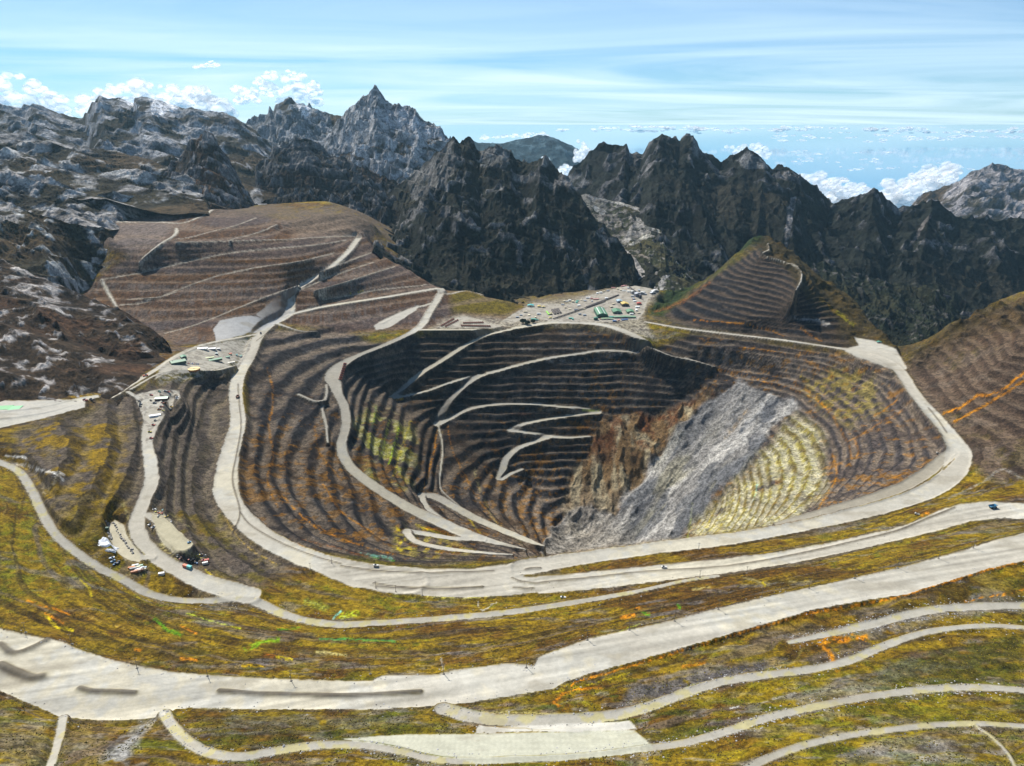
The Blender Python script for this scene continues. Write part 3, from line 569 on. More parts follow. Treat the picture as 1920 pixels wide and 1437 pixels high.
# stains: strokes (points, width px, colour, strength)
OR=(.62,.27,.02); YE=(.62,.50,.09); GR=(.12,.32,.05); WH=(.75,.73,.68); RU=(.30,.12,.04); PA=(.48,.45,.38); LI=(.45,.50,.12); TU=(.30,.62,.50); DK=(.035,.028,.02); CR=(.50,.44,.22)
ST=[([(500,690),(512,740),(505,800),(512,860),(500,900),(520,950)],5,OR,.55),([(590,800),(600,850),(640,900)],5,OR,.4),([(530,930),(580,980),(640,1010),(700,1030),(740,1040)],3.2,OR,.8),([(605,905),(640,960),(700,1000)],3,OR,.7),
([(560,1010),(640,1030),(690,1045)],3,RU,.7),([(735,985),(760,1005),(745,1030),(770,1030)],5,YE,.9),([(780,985),(820,1000),(830,1012)],6,YE,.8),([(800,990),(840,1000)],3,OR,.8),
([(820,805),(812,850),(800,900),(790,930)],3.5,OR,.8),([(770,790),(750,850),(735,905)],5,YE,.55),([(730,790),(712,860)],5,LI,.8),([(705,760),(700,800)],4,GR,.45),([(750,800),(735,850),(728,870)],3.4,(.45,.62,.08),.9),
([(840,800),(850,850),(900,940),(940,990)],3,OR,.4),([(890,880),(905,930),(930,980),(980,1020)],4,CR,.5),([(870,960),(900,1000)],3,YE,.6),([(740,745),(760,748)],4,YE,.9),([(735,740),(745,750),(765,742)],3,OR,.8),([(820,800),(826,812)],6,(.55,.42,.22),.9),([(1095,768),(1122,772)],5,(.45,.55,.08),.9),
([(1330,690),(1400,705),(1450,720)],2.2,OR,.6),([(1420,712),(1500,735),(1560,770)],2.6,OR,.7),([(1490,720),(1530,745),(1560,780),(1590,830),(1598,860)],3,OR,.8),([(1500,705),(1540,725)],3,YE,.8),([(1560,850),(1570,890),(1550,930),(1530,960)],4,OR,.7),([(1600,820),(1610,850),(1590,870)],4,OR,.6),([(1640,780),(1670,760),(1690,740)],4,OR,.6),([(1590,830),(1640,800),(1695,770)],4,OR,.45),
([(1360,820),(1385,790),(1400,770)],7,(.42,.30,.16),.8),([(1430,860),(1460,830)],5,WH,.5),([(1412,940),(1420,910)],3,TU,.8),([(1404,955),(1412,935)],3,WH,.8),([(1340,955),(1325,990)],6,YE,.6),([(1300,1000),(1400,990),(1480,960),(1530,930)],5,CR,.6),
([(1770,775),(1800,765),(1830,745),(1870,735),(1920,700)],4,OR,.75),([(1790,790),(1830,770),(1880,740),(1925,712)],4,OR,.55),([(1740,964),(1730,968)],5,OR,.8),([(1625,910),(1650,905)],4,OR,.8),([(1660,900),(1695,888)],3,OR,.7),
([(1300,945),(1290,1010)],5,LI,.5),([(675,1035),(700,1042),(735,1048)],4,TU,.9),([(700,1045),(740,1052)],2.5,GR,.8),
# foreground south-west
([(50,1126),(90,1138),(130,1152)],3,OR,.85),([(88,1155),(105,1175),(135,1182)],4,YE,.85),([(85,1150),(120,1170)],3,OR,.7),([(150,1085),(165,1100),(172,1118)],5,YE,.6),([(155,1150),(200,1170),(240,1180)],4,(.36,.26,.10),.6),
([(290,1162),(310,1178),(338,1190)],7,GR,.65),([(350,1150),(400,1165),(450,1178)],2.5,LI,.8),([(340,1175),(370,1188)],3,OR,.7),([(460,1218),(490,1205),(520,1200)],7,(.22,.36,.04),.8),([(495,1228),(520,1232)],6,RU,.8),([(520,1232),(548,1236)],6,YE,.85),([(595,1222),(650,1228)],4,CR,.7),
([(340,1235),(370,1237)],4,OR,.8),([(255,1218),(262,1220)],5,OR,.8),([(455,1248),(495,1250)],3.2,(.62,.42,.03),.9),([(520,1180),(560,1178)],3,GR,.7),([(600,1198),(650,1200)],3,(.10,.30,.10),.6),([(640,1198),(740,1202)],4,(.10,.32,.10),.6),([(640,1155),(670,1150)],9,LI,.9),([(575,1128),(610,1140)],12,(.34,.36,.12),.8),([(625,1160),(640,1145)],3,TU,.8),
([(800,1030),(830,1036)],3,OR,.5),([(1165,1158),(1190,1155)],6,OR,.85),([(1195,1142),(1200,1140)],5,OR,.8),([(1205,1150),(1215,1152)],4,GR,.7),([(1270,1135),(1276,1142)],5,GR,.8),([(1160,1185),(1200,1170)],2,LI,.4),
([(1040,1315),(1060,1300),(1090,1292),(1130,1290)],5,OR,.9),([(1040,1318),(1056,1328)],4,OR,.8),([(1070,1300),(1078,1280),(1140,1262),(1200,1244),(1280,1220),(1380,1190),(1440,1172),(1530,1148),(1600,1136),(1680,1120),(1740,1102),(1850,1070),(1925,1050)],2.4,OR,1.0),
([(1540,1205),(1560,1200),(1590,1200),(1620,1195)],10,OR,.85),([(1545,1210),(1560,1235),(1570,1255)],8,OR,.7),([(1600,1190),(1622,1200)],8,OR,.85),([(1520,1250),(1570,1252),(1595,1242)],5,YE,.8),([(1810,1128),(1860,1118),(1925,1105)],2.2,OR,.8),([(1280,1250),(1320,1245)],4,OR,.5),
([(1030,1300),(1100,1285),(1180,1262)],3,YE,.5),([(1290,1290),(1310,1285)],6,LI,.5),([(1385,1325),(1370,1328)],4,WH,.7),([(1450,1310),(1490,1300)],5,PA,.8),([(1480,1090),(1520,1092)],4,(.24,.20,.10),.8),([(1395,1085),(1440,1095)],8,(.26,.22,.12),.7),([(1430,1092),(1436,1098)],3,YE,.8),([(1300,1105),(1330,1102)],4,CR,.6),
([(1080,1340),(1000,1338),(900,1335),(830,1326)],3,CR,.6),([(1190,1340),(1260,1318)],3,CR,.5),
([(920,1108),(940,1104)],9,(.62,.60,.22),.8),([(800,1118),(860,1121),(930,1117)],3,(.60,.56,.20),.8),([(790,1108),(870,1112),(920,1108)],2.5,(.60,.56,.28),.7),([(990,1092),(1060,1084),(1200,1072),(1330,1058)],2.6,(.60,.50,.22),.8),
([(895,1130),(905,1145),(930,1130)],2,PA,.9),([(828,1235),(832,1255)],3,WH,.35),([(0,868),(60,875)],3,WH,.4),([(10,855),(50,858)],4,WH,.85),([(70,880),(90,885),(120,890)],4,WH,.7),([(100,890),(118,900)],4,WH,.6),([(80,905),(85,925),(110,890)],4,(.4,.35,.25),.5),
([(330,1050),(300,1020),(350,1035),(385,1050)],8,CR,.5),([(385,1068),(420,1100),(450,1108)],2.5,YE,.7),([(440,1106),(484,1112)],3,YE,.7),([(255,968),(262,990),(250,1010),(270,1040)],2,YE,.5),([(410,925),(430,985),(470,1030),(520,1060)],1.6,(.5,.36,.12),.7),([(442,690),(436,760),(430,800),(412,870),(408,920)],1.6,(.55,.34,.08),.8),
([(230,945),(240,965),(245,980)],6,CR,.5),([(320,965),(360,990)],5,CR,.35),([(240,990),(250,1040)],3,CR,.4),
([(560,1020),(600,1045),(650,1050)],2,OR,.5),([(1540,560),(1560,580),(1590,600)],6,(.24,.15,.03),.6),([(1570,585),(1600,610)],6,(.26,.24,.05),.7),([(1230,585),(1290,560),(1330,530)],4,(.20,.09,.04),.7),
([(1480,595),(1520,600),(1550,610)],4,(.25,.24,.23),.8),([(1530,600),(1555,608)],3,(.4,.38,.34),.8),([(640,655),(670,650)],2,YE,.4),([(600,445),(690,440)],2,PA,.4),
([(1010,680),(1100,675),(1180,662)],5,(.30,.30,.29),.55),([(960,655),(1080,650),(1120,640)],4,(.26,.26,.25),.5),([(990,690),(1010,740),(1040,790)],5,(.22,.21,.20),.4),([(1130,790),(1160,800),(1180,790)],10,(.20,.12,.08),.4),
([(960,775),(1000,780)],8,(.20,.10,.06),.5),([(1100,800),(1110,830)],6,RU,.4),([(650,552),(680,546)],1.6,(.55,.45,.08),.8),
([(1920,900),(1880,880),(1840,905),(1780,935)],5,(.34,.32,.28),.5),([(1500,615),(1540,640)],2,OR,.4),([(1300,600),(1400,608),(1470,630)],1.5,OR,.45),([(1380,650),(1480,665),(1560,700)],1.6,OR,.5),([(1420,1010),(1500,995),(1600,965)],1.5,OR,.4),([(1500,985),(1600,955),(1700,905)],3,CR,.4)]
jx=PX+2.6*fbm(PX/13,PYY/13,3,250); jy=PYY+2.0*fbm(PX/13,PYY/13,3,251)
# recompute where each ground point stands after benching, so that strokes follow it
PX2,PY2=proj(XX,YY,Z); jx=PX2+2.6*fbm(PX/13,PYY/13,3,250); jy=PY2+2.0*fbm(PX/13,PYY/13,3,251)
for pts,wd,c,a in ST:
    wd=wd*(1.35 if wd<4.5 else 1.1)
    q=catmull([(x,y,0) for x,y in pts],3)[:,:2]; m=wd+4
    sel=np.nonzero((jx>q[:,0].min()-m)&(jx<q[:,0].max()+m)&(jy>q[:,1].min()-m)&(jy<q[:,1].max()+m))
    if len(sel[0])==0: continue
    xs=jx[sel]; yy=jy[sel]; d=np.full(len(xs),1e9)
    for k in range(len(q)-1):
        e=q[k+1]-q[k]; t=np.clip(((xs-q[k,0])*e[0]+(yy-q[k,1])*e[1])/(e@e+1e-9),0,1); d=np.minimum(d,np.hypot(xs-q[k,0]-t*e[0],yy-q[k,1]-t*e[1]))
    n=f3[sel]*.8+f4[sel]*.5
    t=min(1,a*1.1)*sstep(wd*.75,wd*.15,d+n*wd*.8)*np.where(pit[sel]>.5,sstep(-.3,.2,n)*.7,sstep(-.5,-.05,n))*(1-.55*s1[sel]*pit[sel])
    colr[sel]=colr[sel]*(1-t[:,None])+np.array(c,np.float32)*t[:,None]
# road surface
rc=mix(np.broadcast_to(C(.41,.38,.315),shape+(3,)),C(.455,.44,.385),sstep(-.2,.3,f1)); rc=mix(rc,C(.50,.45,.33),sstep(.1,.4,f1+f3*.4)*.6)
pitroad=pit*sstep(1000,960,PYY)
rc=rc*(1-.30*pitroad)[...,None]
oldroad=np.zeros(shape,np.float32)
for i,nm in enumerate(names):
    if nm in('west_road','upper_gravel_band','south_track_a','south_track_b','south_track_c','south_track_d','south_track_e','south_track_f'): oldroad[roadid==i]=1
rc=mix(rc,mix(np.broadcast_to(C(.35,.33,.28),shape+(3,)),C(.38,.34,.16),sstep(.1,.35,f3+f2*.4)),oldroad*.75)
for nm,c in [('net_slope',(.42,.42,.33)),('pale_pad',(.52,.50,.44)),('scree_fan',(.36,.36,.36)),('grey_flat',(.40,.38,.35)),('plant_yard',(.33,.30,.25)),('west_yard',(.36,.335,.28)),('plateau_yard',(.42,.40,.35)),('parking_north',(.34,.31,.26)),('mid_yard',(.40,.36,.24)),('lower_west_yard',(.44,.40,.29)),('ramp_inner',(.30,.27,.21)),('dump_yard',(.45,.42,.36))]:
    if nm in names:
        m=(roadid==names.index(nm)); rc[m]=rc[m]*.25+np.array(c,np.float32)*.75
yard=np.isin(roadid,[names.index(k) for k in ('plant_yard','west_yard','parking_north','fan_yard')])
rc=np.where(yard[...,None],mix(rc,C(.17,.15,.125),sstep(.05,.3,f3+f4*.5)*.7),rc)
lane=fbm(XX/150+f2*.15,(YY-.22*XX)/6,4,270); rc=rc*(1+.42*lane*(np.isin(roadid,[names.index(k) for k in ('haul_road','ring_south','ring_second')]))+.045*f3+.05*f2)[...,None]
rc=mix(rc,C(.30,.27,.21),sstep(.25,.5,fbm(XX/60,YY/25,4,271))*.5)
rc=rc*(1+.04*f4)[...,None]
ns=(roadid==names.index('net_slope'))
g1=(np.sin(XX*1.15+f3)*.5+.5)*(np.sin((YY+Z)*1.1+f3*2)*.5+.5)
rc=np.where(ns[...,None],rc*(0.95+.10*g1)[...,None],rc)
colr=mix(colr,C(.115,.095,.07),np.clip(roadedge*.9*(.7+.6*f3),0,1)*(1-roadmask)*(1-sstep(.3,1,lowb)*.4))  # windrow dirt, darkened to carry the thin berm shadow along the roads
colr=mix(colr,C(.38,.34,.28),np.clip(roadedge,0,1)*dump*(1-roadmask))
colr=mix(colr,C(.075,.062,.048),bermmask)
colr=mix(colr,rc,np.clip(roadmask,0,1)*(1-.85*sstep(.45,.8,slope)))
# long dark windrows on the roads keep bare dark earth
lum_=colr@np.array([.3,.55,.15],np.float32); satb=(1.28-.2*roadmask)[...,None]; colr=lum_[...,None]+(colr-lum_[...,None])*satb
colr=np.clip(colr*(1+(.16*f4+.10*f3)*(1-.8*roadmask))[...,None],.008,.85)
# ------------------------------------------------------------------ materials
def ground_mat(name,bump=1.0,scale=1.0,contrast=0.35,rough=0.95,spots=0.0):
    m=bpy.data.materials.new(name); m.use_nodes=True; nt=m.node_tree; b=nt.nodes['Principled BSDF']
    at=N(nt,'ShaderNodeAttribute',attribute_name='ground_colour'); g=N(nt,'ShaderNodeNewGeometry')
    n=N(nt,'ShaderNodeTexNoise',ins={'Scale':0.30*scale,'Detail':5,'Roughness':0.75}); L(nt,g.outputs['Position'],n.inputs['Vector'])
    n2=N(nt,'ShaderNodeTexNoise',ins={'Scale':0.06*scale,'Detail':6,'Roughness':0.6}); L(nt,g.outputs['Position'],n2.inputs['Vector'])
    s=N(nt,'ShaderNodeMath',operation='ADD'); L(nt,n.outputs['Fac'],s.inputs[0]); L(nt,n2.outputs['Fac'],s.inputs[1])
    r=N(nt,'ShaderNodeMapRange',ins={'From Min':0.84,'From Max':1.16,'To Min':1-contrast,'To Max':1+contrast}); L(nt,s.outputs[0],r.inputs['Value'])
    x=N(nt,'ShaderNodeVectorMath',operation='SCALE'); L(nt,at.outputs['Color'],x.inputs[0]); L(nt,r.outputs[0],x.inputs['Scale'])
    if spots:
        n3=N(nt,'ShaderNodeTexNoise',ins={'Scale':0.16*scale,'Detail':3,'Roughness':0.6}); L(nt,g.outputs['Position'],n3.inputs['Vector'])
        r3=N(nt,'ShaderNodeMapRange',ins={'From Min':.50,'From Max':.57,'To Min':1,'To Max':1-spots}); L(nt,n3.outputs['Fac'],r3.inputs['Value'])
        x3=N(nt,'ShaderNodeVectorMath',operation='SCALE'); L(nt,x.outputs[0],x3.inputs[0]); L(nt,r3.outputs[0],x3.inputs['Scale'])
        n4=N(nt,'ShaderNodeTexNoise',ins={'Scale':0.42*scale,'Detail':2,'Roughness':0.6}); L(nt,g.outputs['Position'],n4.inputs['Vector'])
        r4=N(nt,'ShaderNodeMapRange',ins={'From Min':.60,'From Max':.66,'To Min':1,'To Max':1+spots*1.3}); L(nt,n4.outputs['Fac'],r4.inputs['Value'])
        x=N(nt,'ShaderNodeVectorMath',operation='SCALE'); L(nt,x3.outputs[0],x.inputs[0]); L(nt,r4.outputs[0],x.inputs['Scale'])
    L(nt,x.outputs[0],b.inputs['Base Color']); b.inputs['Roughness'].default_value=rough
    b.inputs['Specular IOR Level'].default_value=0.15
    bp=N(nt,'ShaderNodeBump',ins={'Strength':0.8,'Distance':2.2*bump}); L(nt,s.outputs[0],bp.inputs['Height']); L(nt,bp.outputs[0],b.inputs['Normal'])
    return m
MG={'road':ground_mat('gravel',.10,1.0,.08),'grass':ground_mat('tussock_grass',2.0,1.0,.5,spots=.38),'rock':ground_mat('blasted_rock',3.0,.8,.45,spots=.4),'mount':ground_mat('limestone',9,.22,.45,spots=.45)}
def mesh_from(name,verts,faces,cols,normals,mat,label=None,smooth=True):
    me=bpy.data.meshes.new(name); nv=len(verts); nf=len(faces)
    me.vertices.add(nv); me.vertices.foreach_set('co',verts.astype(np.float32).ravel())
    me.loops.add(nf*4); me.loops.foreach_set('vertex_index',faces.astype(np.int32).ravel())
    me.polygons.add(nf); me.polygons.foreach_set('loop_start',np.arange(nf,dtype=np.int32)*4)
    try: me.polygons.foreach_set('loop_total',np.full(nf,4,np.int32))
    except Exception: pass
    me.polygons.foreach_set('use_smooth',np.full(nf,smooth))
    me.update(calc_edges=True)
    at=me.attributes.new('ground_colour','FLOAT_COLOR','POINT'); c4=np.ones((nv,4),np.float32); c4[:,:3]=cols; at.data.foreach_set('color',c4.ravel())
    if normals is not None: me.normals_split_custom_set_from_vertices(normals.astype(np.float32))
    me.materials.append(mat)
    o=bpy.data.objects.new(name,me); col.objects.link(o); o['kind']='structure'
    if label: o['label']=label
    return o
def grid_normals(X,Y,Zz):
    p=np.stack([X,Y,Zz],-1); a=np.gradient(p,axis=1); b=np.gradient(p,axis=0); n=np.cross(a,b); n/=np.linalg.norm(n,axis=-1,keepdims=True)+1e-12
    n[n[...,2]<0]*=-1; return n
NRM=grid_normals(XX,YY,Z)
# regions: every cell belongs to one named piece of ground
reg=np.zeros(shape,np.int32)  # 0 = outer slopes
reg[pit>.5]=1; reg[(dump>.5)]=2; reg[(peak>.5)|(gflank>.5)]=3; reg[rhill>.5]=4; reg[leftout>.5]=5; reg[(slide>.5)&(pit>.5)]=6
REGN=[('hillside','grass','grassy benched slope in front of the pit'),('open_pit','rock','dark benched walls of the huge open pit'),('waste_dump','rock','brown terraced rock dump left of the pit'),('benched_hill','rock','dark pointed hill with benches behind the pit'),('benched_slope','rock','brown benched slope on the far right of the pit'),('terraced_slope','grass','brown and mossy terraces left of the pit road'),('rock_slide','rock','pale grey slide of rock running down the pit wall')]
ROADN={'haul_road':'widest pale haul road crossing the foreground','ring_south':'pale haul road junction along the near rim of the pit','ring_second':'second pale haul road below the rim on the right','ring_west':'pale haul road winding along the left rim of the pit','ring_east':'pale haul road round the right rim of the pit','north_rim':'pale road along the far rim of the pit'}
YARD={'pale_pad','net_slope','plant_yard','west_yard','fan_yard','plateau_yard','east_yard','scree_fan','grey_flat','dump_yard','parking_north','lower_west_yard','mid_yard'}
full=reg.copy(); full[roadid>0]=100+roadid[roadid>0]
cell=full[:-1,:-1]
idx=np.arange(NR*NC).reshape(NR,NC)
quads=np.stack([idx[:-1,:-1],idx[:-1,1:],idx[1:,1:],idx[1:,:-1]],-1).reshape(-1,4)
cf=cell.ravel(); VV=np.stack([XX,YY,Z],-1).reshape(-1,3); CC=colr.reshape(-1,3); NN=NRM.reshape(-1,3)
for idn in np.unique(cf):
    q=quads[cf==idn]; uq,inv=np.unique(q,return_inverse=True)
    if idn<100: nm,mk,lab=REGN[idn]
    else:
        k=names[idn-100]; nm='gravel_yard' if k in YARD else 'haul_road'; mk='road'
        lab=ROADN.get(k)
    if len(q)<12: continue
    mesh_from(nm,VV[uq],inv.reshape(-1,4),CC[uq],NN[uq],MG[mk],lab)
print('mesh',time.time()-T0,len(quads))
# ------------------------------------------------------------------ mountains
def mountain(label,crest,base,nc,nr,seed,amp=60,L_=500,gul=0.6,p=1.15,jag=14,ridge_dir=None,rock=(.30,.29,.28),veg=(.055,.045,.022),vegamt=.5,back=700,lit=None,strata=None,paint=(),name='mountain',env=(.10,1.0),taper=160,tfrac=.035,skew=.7):
    cq=np.array([PY(*c) for c in crest]); bl=[]
    for b_ in base:
        px,py,Y=b_[:3]; hx,hy,hz_=hit(px,py)
        bl.append((hx,hy+14,hz_-14) if len(b_)>3 else tuple(PY(px,py,Y)))
    bq=np.array(bl)
    ac=cq[:,0]/cq[:,1]; ab=bq[:,0]/bq[:,1]
    a=np.linspace(ac[0],ac[-1],nc)
    Yc=np.interp(a,ac,cq[:,1]); zc=np.interp(a,ac,cq[:,2]); Yb=np.interp(a,ab,bq[:,1]); zb=np.interp(a,ab,bq[:,2])
    nb=max(6,nr//7); v=np.concatenate([np.linspace(-0.12,1,nr),1+np.linspace(0,1,nb+1)[1:]])
    V,A=np.meshgrid(v,a,indexing='ij')
    vf=np.clip(V,0,1); bk=np.clip(V-1,0,1)
    Y=Yb+(Yc-Yb)*np.minimum(V,1)+bk*back; X=A*Y
    z=zb+(zc-zb)*np.where(V<0,V*1.0,vf**p)-bk*back*0.75*(bk+.4)
    s=A*Yc.mean()/L_
    wq=fbm(X/L_/1.5,Y/L_/1.5,3,seed+3)
    Xr,Yr=(X,Y) if ridge_dir is None else (X*ridge_dir[0]+Y*ridge_dir[1],(-X*ridge_dir[1]+Y*ridge_dir[0])*ridge_dir[2])
    big=ridged(Xr/L_+wq*.5,Yr/L_+wq*.4,7,seed)
    g=ridged(s*2.1+wq*.6+V*skew,V*1.1+wq*.3,6,seed+50)
    e=env[0]+env[1]*np.clip(vf,0,1)**.6*(1-vf)**.45
    n=(big-.5)*(1-gul)+(g-.5)*gul
    z=z+amp*2.2*n*e*np.where(V<0,.4,1)
    fine=ridged(X/(L_*.12)+wq,Y/(L_*.12),4,seed+70)-.5
    z=z+jag*fine*1.6
    if strata:
        wl,sa=strata; t=(X*.35+z*1.2+Y*.25)/wl+wq*1.2; fr=t-np.floor(t); z=z+sa*(np.where(fr<.75,fr/.75,(1-fr)/.25)-.5)*(.3+e)
    nn=len(a); k_=np.arange(nn)/(nn-1); ta=np.clip(1-np.minimum(k_,1-k_)/tfrac,0,1)**1.5
    z=z-ta[None]*taper
    nrm=grid_normals(X,Y,z)
    sl=1-nrm[...,2]
    q1=fbm(X/(L_*.5),Y/(L_*.5)+z/(L_*.4),5,seed+90); q2=fbm(X/(L_*.09),Y/(L_*.09)+z/(L_*.1),4,seed+91)
    rk=np.broadcast_to(C(*rock),X.shape+(3,)); rk=mix(rk,C(*rock)*.5,sstep(0,.35,q2)); rk=mix(rk,np.minimum(C(*rock)*1.6,.62),sstep(.05,.35,-q2+q1*.4)*.7)
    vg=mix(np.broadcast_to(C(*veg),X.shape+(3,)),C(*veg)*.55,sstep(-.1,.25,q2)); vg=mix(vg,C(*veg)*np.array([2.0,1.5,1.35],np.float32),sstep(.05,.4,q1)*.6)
    vm=np.clip(sstep(-.25,.25,q1+q2*.8+(vegamt-.5)*1.6-(z-zb.min())/(zc.max()-zb.min()+1)*.5-(sl-.35)*.5+.15-fine*1.6),0,1)  # vegetation mask, raised in fine hollows to paint crevice shade as well
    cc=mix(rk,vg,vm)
    px,py=proj(X,Y,z)
    for pl,c,al in paint:
        pa=np.array(pl,float); jx=px+5*fbm(px/20,py/20,3,seed+5); jy=py+4*fbm(px/20,py/20,3,seed+6)
        ins=np.zeros(X.shape,bool)
        for k in range(len(pa)):
            u0=pa[k];u1=pa[(k+1)%len(pa)]; cnd=((u0[1]>jy)!=(u1[1]>jy)); ins^=cnd&(jx<(u1[0]-u0[0])*(jy-u0[1])/(u1[1]-u0[1]+1e-9)+u0[0])
        t=ins*al*np.clip(.75+q2*1.2,0,1) if al<1 else ins*1.0
        cc=mix(cc,C(*c),t)
    cc=np.clip(cc*(1+.2*q2)[...,None],.006,.9)
    R_,C_=X.shape; ix=np.arange(R_*C_).reshape(R_,C_)
    qd=np.stack([ix[:-1,:-1],ix[:-1,1:],ix[1:,1:],ix[1:,:-1]],-1).reshape(-1,4)
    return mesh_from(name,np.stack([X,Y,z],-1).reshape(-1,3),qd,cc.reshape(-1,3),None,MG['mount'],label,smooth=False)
SN=(.9,.92,.95); LG=(.50,.48,.46); SC=(.30,.29,.28)
mountain('long grey karst plateau rising to a snowy crest on the far left',[(-160,170,7200),(-60,180,7200),(0,196,7300),(40,206,7300),(62,196,7300),(80,200,7300),(110,212,7300),(155,221,7300),(162,205,7200),(178,182,7200),(186,177,7200),(200,184,7200),(225,186,7300),(248,194,7400),(252,182,7500),(275,183,7500),(300,190,7500),(340,203,7500),(400,209,7400),(440,218,7300),(465,232,7200),(480,245,7000),(560,330,6500)],
 [(-160,330,4800),(0,335,4700),(200,350,4700),(400,380,4500),(560,405,4200)],330,190,301,amp=120,L_=1500,gul=.12,p=.85,jag=12,ridge_dir=(.95,.3,2.2),rock=(.33,.33,.335),vegamt=.45,back=900,strata=(150,70),paint=[([(276,184),(300,186),(336,200),(325,206),(312,208),(306,219),(284,216),(284,200)],SN,1),([(222,184),(252,192),(262,202),(240,197)],SN,1)],env=(.2,1.0))
mountain('pale limestone shelf with dark scarps below the far plateau',[(-160,235,4700),(0,250,4700),(80,262,4700),(140,272,4700),(200,285,4600),(260,296,4500),(330,315,4300),(400,345,4100)],[(-160,345,3700),(0,350,3600),(200,365,3500),(320,385,3400),(400,395,3400)],260,110,311,amp=95,L_=1200,gul=.1,p=.8,jag=9,ridge_dir=(.95,.3,2.6),rock=(.40,.38,.36),vegamt=.48,strata=(120,40),env=(.25,1))
mountain('pale rounded limestone ledge above the dark scarp on the left',[(-160,300,3600),(0,318,3600),(60,322,3600),(120,338,3500),(170,360,3450),(210,352,3450),(260,368,3500),(290,388,3500),(310,402,3450)],[(-160,420,3000),(0,430,3000),(120,425,3000),(200,420,3020),(250,415,3000,1),(310,408,2960,1)],220,100,321,amp=75,L_=800,gul=.12,p=.8,jag=8,ridge_dir=(.95,.3,2.2),rock=(.44,.41,.38),vegamt=.46,strata=(100,32),taper=300,tfrac=.12,env=(.3,1))
mountain('pale jagged limestone hillside beside the brown waste dump',[(-200,360,2900),(0,375,2900),(30,382,2900),(80,402,2850),(130,415,2850),(190,418,2950),(225,435,2980),(250,455,2950),(262,474,2900)],[(-200,520,2350),(0,530,2350),(100,548,2380),(150,552,2440,1),(185,520,2600,1),(215,500,2700,1),(262,482,2700,1)],230,110,331,amp=62,L_=520,gul=.25,p=.7,jag=7,rock=(.42,.39,.36),vegamt=.52,strata=(80,22),taper=260,tfrac=.12,env=(.3,1),back=300)
mountain('near brown rocky hill on the left above the pale yard',[(-240,460,2350),(0,488,2320),(40,505,2300),(80,520,2280),(130,545,2250),(180,562,2220),(230,580,2180),(270,605,2140),(300,628,2100),(335,655,2040)],[(-240,740,1540),(0,752,1540),(90,752,1545),(150,748,1560),(200,738,1610),(260,705,1790),(335,668,2000,1)],300,150,341,amp=55,L_=380,gul=.35,p=.75,jag=5,rock=(.40,.36,.33),veg=(.070,.045,.024),vegamt=.62,strata=(70,14),env=(.22,1),back=300)
mountain('dark steep pyramid of slabby rock behind the dump top',[(285,372,4300),(300,338,4300),(322,305,4300),(345,278,4300),(365,258,4300),(383,247,4300),(398,252,4300),(410,268,4300),(425,290,4300),(440,315,4300),(455,345,4250),(475,375,4200),(497,400,4150)],[(285,400,3700),(380,396,3600),(497,405,3700)],190,150,351,amp=70,L_=520,gul=.75,p=1.1,jag=26,rock=(.22,.20,.185),veg=(.06,.04,.02),vegamt=.5,back=500,strata=(90,26))
mountain('far grey peak with a small snow patch',[(440,250,8200),(465,226,8200),(485,215,8200),(500,207,8200),(504,198,8200),(512,204,8200),(517,188,8200),(530,186,8200),(543,181,8200),(556,186,8200),(575,194,8200),(600,200,8200),(625,210,8100),(650,216,8000),(700,240,7800)],[(440,360,6000),(560,340,6000),(700,330,6000)],220,120,361,amp=190,L_=1300,gul=.6,p=1.2,jag=60,rock=(.25,.26,.27),vegamt=.2,back=900,paint=[([(552,186),(568,188),(582,198),(586,218),(572,220),(560,204)],SN,1)],strata=(200,50))
mountain('tall pointed grey peak with pale tilted slabs',[(600,262,6600),(630,232,6600),(645,215,6600),(655,206,6600),(668,192,6600),(680,182,6600),(688,180,6600),(696,168,6600),(706,163,6600),(714,170,6600),(724,182,6600),(732,190,6600),(745,200,6500),(765,204,6500),(780,212,6400),(800,224,6400),(825,240,6300),(845,258,6200),(870,290,6100),(900,330,6000)],[(600,360,5200),(700,370,5200),(900,400,5200)],300,200,371,amp=150,L_=900,gul=.55,p=1.2,jag=42,ridge_dir=(.7,.7,.45),rock=(.36,.36,.36),vegamt=.12,back=900,paint=[([(625,265),(650,215),(690,200),(710,215),(690,260),(640,290)],(.50,.49,.48),.55),([(700,205),(760,205),(790,225),(840,258),(800,262),(730,240)],(.62,.64,.68),.5)],strata=(160,50))
mountain('dark broken ridge in front of the pointed peak',[(470,330,5200),(490,300,5200),(515,275,5200),(545,262,5200),(572,253,5200),(590,262,5200),(620,285,5200),(660,300,5100),(700,318,5000),(740,330,4900),(780,350,4800),(830,400,4600)],[(470,420,4100),(560,412,4000),(680,420,3900),(830,470,3800)],300,170,381,amp=140,L_=700,gul=.55,p=1.15,jag=34,rock=(.17,.16,.15),veg=(.035,.027,.016),vegamt=.6,back=800,strata=(120,40),paint=[([(530,402),(560,395),(600,404),(598,410),(550,410)],(.35,.42,.38),.8)])
